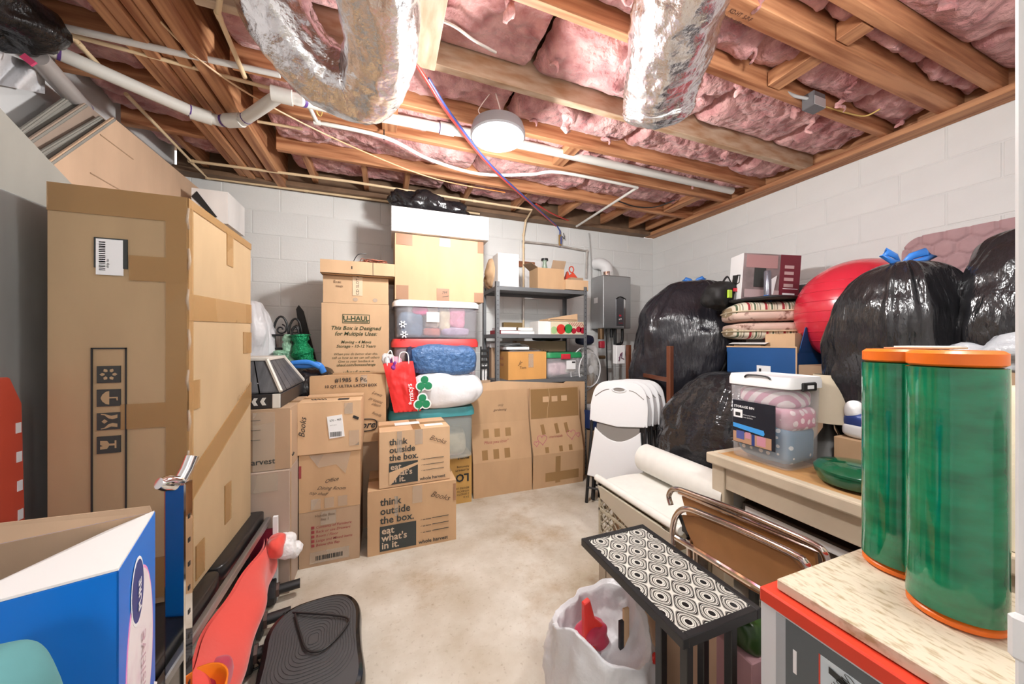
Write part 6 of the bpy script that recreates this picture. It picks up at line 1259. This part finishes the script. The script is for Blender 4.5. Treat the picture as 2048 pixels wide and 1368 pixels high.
for yy_ in (1.02, .66): M().tube([(1.13, yy_, .52), (1.16, yy_+.02, .0)], .0115, 10).build('leg', CHROMED, t1, world=True)
M().box(1.135, 1.15, 1.03, 1.06, .53, .57).build('hinge', BLACKM, t1, world=True)
t2 = mchair('chrome folding chair behind the other with upper rail showing', 1.23, [(1342, 1010), (1338, 990), (1352, 978), (1400, 994), (1480, 1024), (1560, 1058), (1625, 1088), (1650, 1110), (1660, 1160)], [(1362, 992), (1400, 1004), (1480, 1034), (1560, 1068), (1630, 1100), (1640, 1180), (1480, 1100), (1375, 1040)], 'folded chrome chairs')
M().tube([PX(1358, 985, 1.235), PX(1640, 1104, 1.235)], .008, 10).build('inner_rail', CHROMED, t2, smooth='auto', world=True)
for yy_ in (1.08, .62): M().tube([(1.23, yy_, .50), (1.26, yy_+.02, .0)], .0115, 10).build('leg', CHROMED, t2, world=True)
# sled of dark metal drawers under the table
dk = thing('metal_rack', 'dark metal rack with white front rail under the table', 'rack', (1.75, .85, 0)); M().box(1.68, 2.2, .30, 1.20, .25, .50).build('rack_body', mat('dark_brown_case', (.05, .03, .022), .4), dk, bevel=.004, world=True); M().box(1.672, 1.68, .75, 1.18, .455, .49).build('white_rail', LIDW, dk, bevel=.003, world=True); M().box(1.665, 1.68, .32, .76, .46, .49).build('chrome_rail', mat('brushed_rail', (.35, .34, .34), .3, .8), dk, bevel=.003, world=True)
M().lathe([(.02, 0), (.02, .012), (.001, .014)], 14, (1.672, 1.165, .43), Matrix.Rotation(R(-90), 4, 'Y')).build('knob', LIDW, dk, smooth='auto', world=True)
for x in (1.70, 2.15):
    for y in (.34, 1.15): M().box(x, x+.03, y, y+.03, 0, .25).build('leg', BLACKM, dk, world=True)

# ================================================================== patterned tray table
def ogee():
    m = bpy.data.materials.new('ogee_pattern'); m.use_nodes = True; N = m.node_tree.nodes; L = m.node_tree.links; b = N['Principled BSDF']; b.inputs['Roughness'].default_value = .18
    tc = N.new('ShaderNodeTexCoord'); sp_ = N.new('ShaderNodeSeparateXYZ'); L.new(tc.outputs['Object'], sp_.inputs[0])
    def mth(op, a, c_=None):
        n = N.new('ShaderNodeMath'); n.operation = op
        for i, q in enumerate((a, c_)):
            if q is None: continue
            if isinstance(q, (int, float)): n.inputs[i].default_value = q
            else: L.new(q, n.inputs[i])
        return n.outputs[0]
    u = mth('MULTIPLY', sp_.outputs[0], 2*math.pi/.084); v = mth('MULTIPLY', sp_.outputs[1], 2*math.pi/.098)
    f_ = mth('MULTIPLY', mth('ABSOLUTE', mth('ADD', mth('COSINE', u), mth('COSINE', v))), .5)
    r = N.new('ShaderNodeValToRGB'); r.color_ramp.interpolation = 'CONSTANT'; W_, G_, K_ = (.62, .60, .54, 1), (.20, .19, .17, 1), (.012, .012, .013, 1)
    st = [(0, W_), (.06, G_), (.14, K_), (.24, W_), (.30, K_), (.36, W_), (.46, G_), (.56, K_), (.64, W_), (.74, G_), (.80, W_), (.90, K_)]
    r.color_ramp.elements[0].color = st[0][1]; r.color_ramp.elements[1].position = st[1][0]; r.color_ramp.elements[1].color = st[1][1]
    for p, c_ in st[2:]: e = r.color_ramp.elements.new(p); e.color = c_
    L.new(f_, r.inputs[0]); L.new(r.outputs[0], b.inputs['Base Color']); return m
TRX0, TRX1, TRY0, TRY1, TRZ = .695, .985, .645, 1.115, .56
ty = thing('tray_table', 'small black side table with black and white patterned top', 'table', ((TRX0+TRX1)/2, (TRY0+TRY1)/2, 0))
M().box(TRX0+.018, TRX1-.018, TRY0+.018, TRY1-.018, TRZ-.012, TRZ-.003).build('patterned_top', ogee(), ty, world=True)
for a in ((TRX0, TRX0+.02, TRY0, TRY1), (TRX1-.02, TRX1, TRY0, TRY1), (TRX0+.02, TRX1-.02, TRY0, TRY0+.02), (TRX0+.02, TRX1-.02, TRY1-.02, TRY1)): M().box(*a, TRZ-.028, TRZ).build('rim', BLACKM, ty, bevel=.002, world=True)
for x, y in ((.722, .66), (.722, .745), (.88, .66), (.88, .745)): M().box(x-.0115, x+.0115, y-.0115, y+.0115, .02, TRZ-.028).build('leg', BLACKM, ty, bevel=.002, world=True)
for x in (.722, .88): M().box(x-.0115, x+.0115, .58, .80, 0, .02).build('foot', BLACKM, ty, bevel=.002, world=True)
bk_ = thing('planter', 'small grey slatted planter under the patterned table', 'planter', (1.10, 1.36, 0)); 
for k in range(5): M().box(-.05, -.04, -.16+k*.064, -.16+k*.064+.058, 0, .17).build('slat', mat('grey_slat', (.42, .36, .28), .7), bk_, bevel=.002)
M().box(-.04, .05, -.16, .16, 0, .165).build('core', CBD, bk_)
# white plastic bag with red things
wbg = thing('plastic_bag', 'white plastic grocery bag with red handles under the patterned table', 'bag', (.70, 1.0, 0))
def wbf(u, v):
    a = 2*math.pi*v; prof = [(.0, .0), (.10, .0), (.155, .03), (.175, .12), (.178, .22), (.165, .30), (.155, .345), (.140, .335), (.125, .27), (.09, .22), (.0, .20)]
    f_ = u*(len(prof)-1); i = min(len(prof)-2, int(f_)); k = f_-i; r_ = prof[i][0]*(1-k)+prof[i+1][0]*k; z = prof[i][1]*(1-k)+prof[i+1][1]*k
    n = fbm((math.cos(a)*1.8, math.sin(a)*1.8, z*7), 4); n3 = fbm((math.cos(a)*5, math.sin(a)*5, z*16), 4); d = 1.06+.10*n+.045*n3+.012*math.sin(11*a+z*14)*(z/.3); tz = (.035*fbm((math.cos(a)*1.0, math.sin(a)*1.0, 5), 2)+.045*math.sin(2*a+.6))*max(0, (z-.1)/.22)
    return (r_*d*math.cos(a), r_*d*math.sin(a), z+tz)
M().grid(wbf, 60, 96, True).build('film', BAGW, wbg, smooth=True)
RP = mat('red_plastic', (.70, .03, .02), .35); M().tube(cr([(.10, -.14, .30), (.15, -.13, .22), (.14, -.15, .10), (.08, -.16, .09)], 6), .014, 8, sq=.35).build('handle', RP, wbg, smooth=True)
o = thing('red_wrapper', 'red packet sticking out of the white grocery bag', 'packet', (.70, 1.02, .22)); M().prism([(-.05, 0, 0), (.04, 0, 0), (.05, .01, .05), (.0, .01, .10), (-.02, .01, .17), (-.045, .01, .16)], (0, .02, 0)).build('packet', RP, o, bevel=.003); blob((.0, .03, .03), .06, .04, .045, .8, .02, 10).build('contents', RED2, o, smooth=True)
o = thing('wooden_stick', 'wooden stick standing in the white grocery bag', 'stick', (.80, .99, .21)); M().box(-.012, .012, -.005, .005, 0, .15).build('wood', CBL, o, bevel=.002); M().box(-.028, -.012, -.005, .005, .0, .11).build('dark_side', BLACKP, o)

# ================================================================== foreground right: boxed product, board, film rolls
SR = mat('scarlet_print', (.72, .05, .02), .4)
pb_ = thing('product_carton', 'printed grey and white carton with scarlet top under the stone board', 'box', (1.05, .36, .30)); px0, px1, py0, py1, pz1 = .835, 1.30, .14, .552, .722
M().box(px0, px1, py0, py1, .301, pz1-.012).build('carton_body', mat('white_gloss_card', (.72, .74, .77), .35), pb_, bevel=.003, world=True); M().box(px0-.002, px1, py0-.002, py1+.002, pz1-.035, pz1).build('scarlet_lid', SR, pb_, bevel=.004, world=True)
fp = Face(pb_, pb_.matrix_basis.inverted() @ Vector((px0, py1, .301)), 'left', .001); hh_ = pz1-.301
GRYP = mat('slate_print', (.10, .12, .13), .4); ICE = mat('ice_blue_print', (.62, .72, .78), .4)
fp.rect(.055, .40, 0, hh_-.036, GRYP, 'slate_panel'); fp.rect(.035, .055, 0, hh_-.036, mat('mid_grey_print', (.40, .43, .46), .4), 'stripe'); fp.rect(.12, .20, .12, hh_-.06, ICE, 'pale_panel', k=.0006); fp.rect(.117, .1195, .10, hh_-.06, SR, 'red_line', k=.0006)
fp.text([('SOL1', .195, .16, .085, {'rot': 90, 'bold': .03, 'shear': .2}), ('(10W)', .148, .31, .020, {'rot': 60}), ], INKGREY, k=.0022); fp.text([('tested and listed', .135, .20, .012, {'rot': 90})], INKGREY, k=.0022); fp.rect(.07, .077, .28, .33, PAPER, 'white_mark', k=.0006)
fp.rect(.12, .20, .08, .118, mat('pink_red_print', (.72, .10, .14), .4), 'pink_panel', k=.0006)
for k in range(5): fp.rect(.225+k*.014, .232+k*.014, .10, .33-k*.01, ICE, 'text_column', k=.0006)
for k in range(8): fp.rect(.31, .345, .20+k*.012, .206+k*.012, ICE, 'text_row', k=.0006)
carton('carton', 'plain brown carton on the floor under the scarlet-topped carton', .84, 1.30, .14, 0, .299, .41, CBD)
sb = thing('stone_board', 'speckled beige stone board lying on the scarlet-topped carton', 'board', (1.07, .35, .724)); M().box(.858, 1.30, .15, .530, .724, .748).build('board', mat('speckled_stone', (.46, .35, .20), .5, col2=(.74, .65, .50), vscale=45, stretch=(2.5, .8, 1), vlo=.30, vhi=.50), sb, bevel=.002, world=True)
GW = mat('green_stretch_film', (.0, .12, .05), .08, coat=.5, col2=(.0, .27, .12), vscale=3, stretch=(3, 3, 8), spec=.6, bump=.08, bscale=5, bdist=.01, bstretch=(1, 1, 6)); OC = mat('orange_end_cap', (.85, .17, .01), .35)
for i, (x, y, l) in enumerate(((1.085, .335, 'green stretch film roll with orange ends, beside the doorway'), (1.182, .450, 'green stretch film roll with orange ends, behind its twin'))):
    t = thing('stretch_film_roll', l, 'film roll', (x, y, .749), group='green stretch film rolls')
    M().lathe([(.058, .018), (.066, .020), (.066, .500), (.058, .502)], 48).build('film', GW, t, smooth='auto')
    for z0, z1 in ((0, .018), (.503, .534)): M().lathe([(.060, z0), (.065, z0+.004), (.065, z1-.006), (.058, z1), (.03, z1)], 48, (0, 0, 0)).build('end_cap', OC, t, smooth='auto')
o = thing('paper_sheet', 'loose white papers lying on the green film rolls', 'paper', (1.16, .42, 1.2845)); M().box(.0, .07, -.06, .05, 0, .003).build('sheet', CBL, o); M().box(.02, .10, -.05, .04, .003, .006).build('sheet', PAPER, o)
# odds and ends seen beneath the tray table
o = carton('carton', 'pale carton on the floor between tray table and product carton', .93, 1.08, .86, 0, .34, .24, CBP, tape=None)
o = thing('green_pouch', 'dark green glossy pouch under the patterned table', 'pouch', (1.01, .70, .0)); blob((0, 0, .45), .055, .05, .05, .7, .015, 10).build('pouch', mat('olive_green_film', (.02, .06, .01), .3), o, smooth=True); M().box(-.06, .06, -.05, .06, 0, .41).build('box', mat('pinkish_card', (.50, .28, .30), .5), o, bevel=.003)
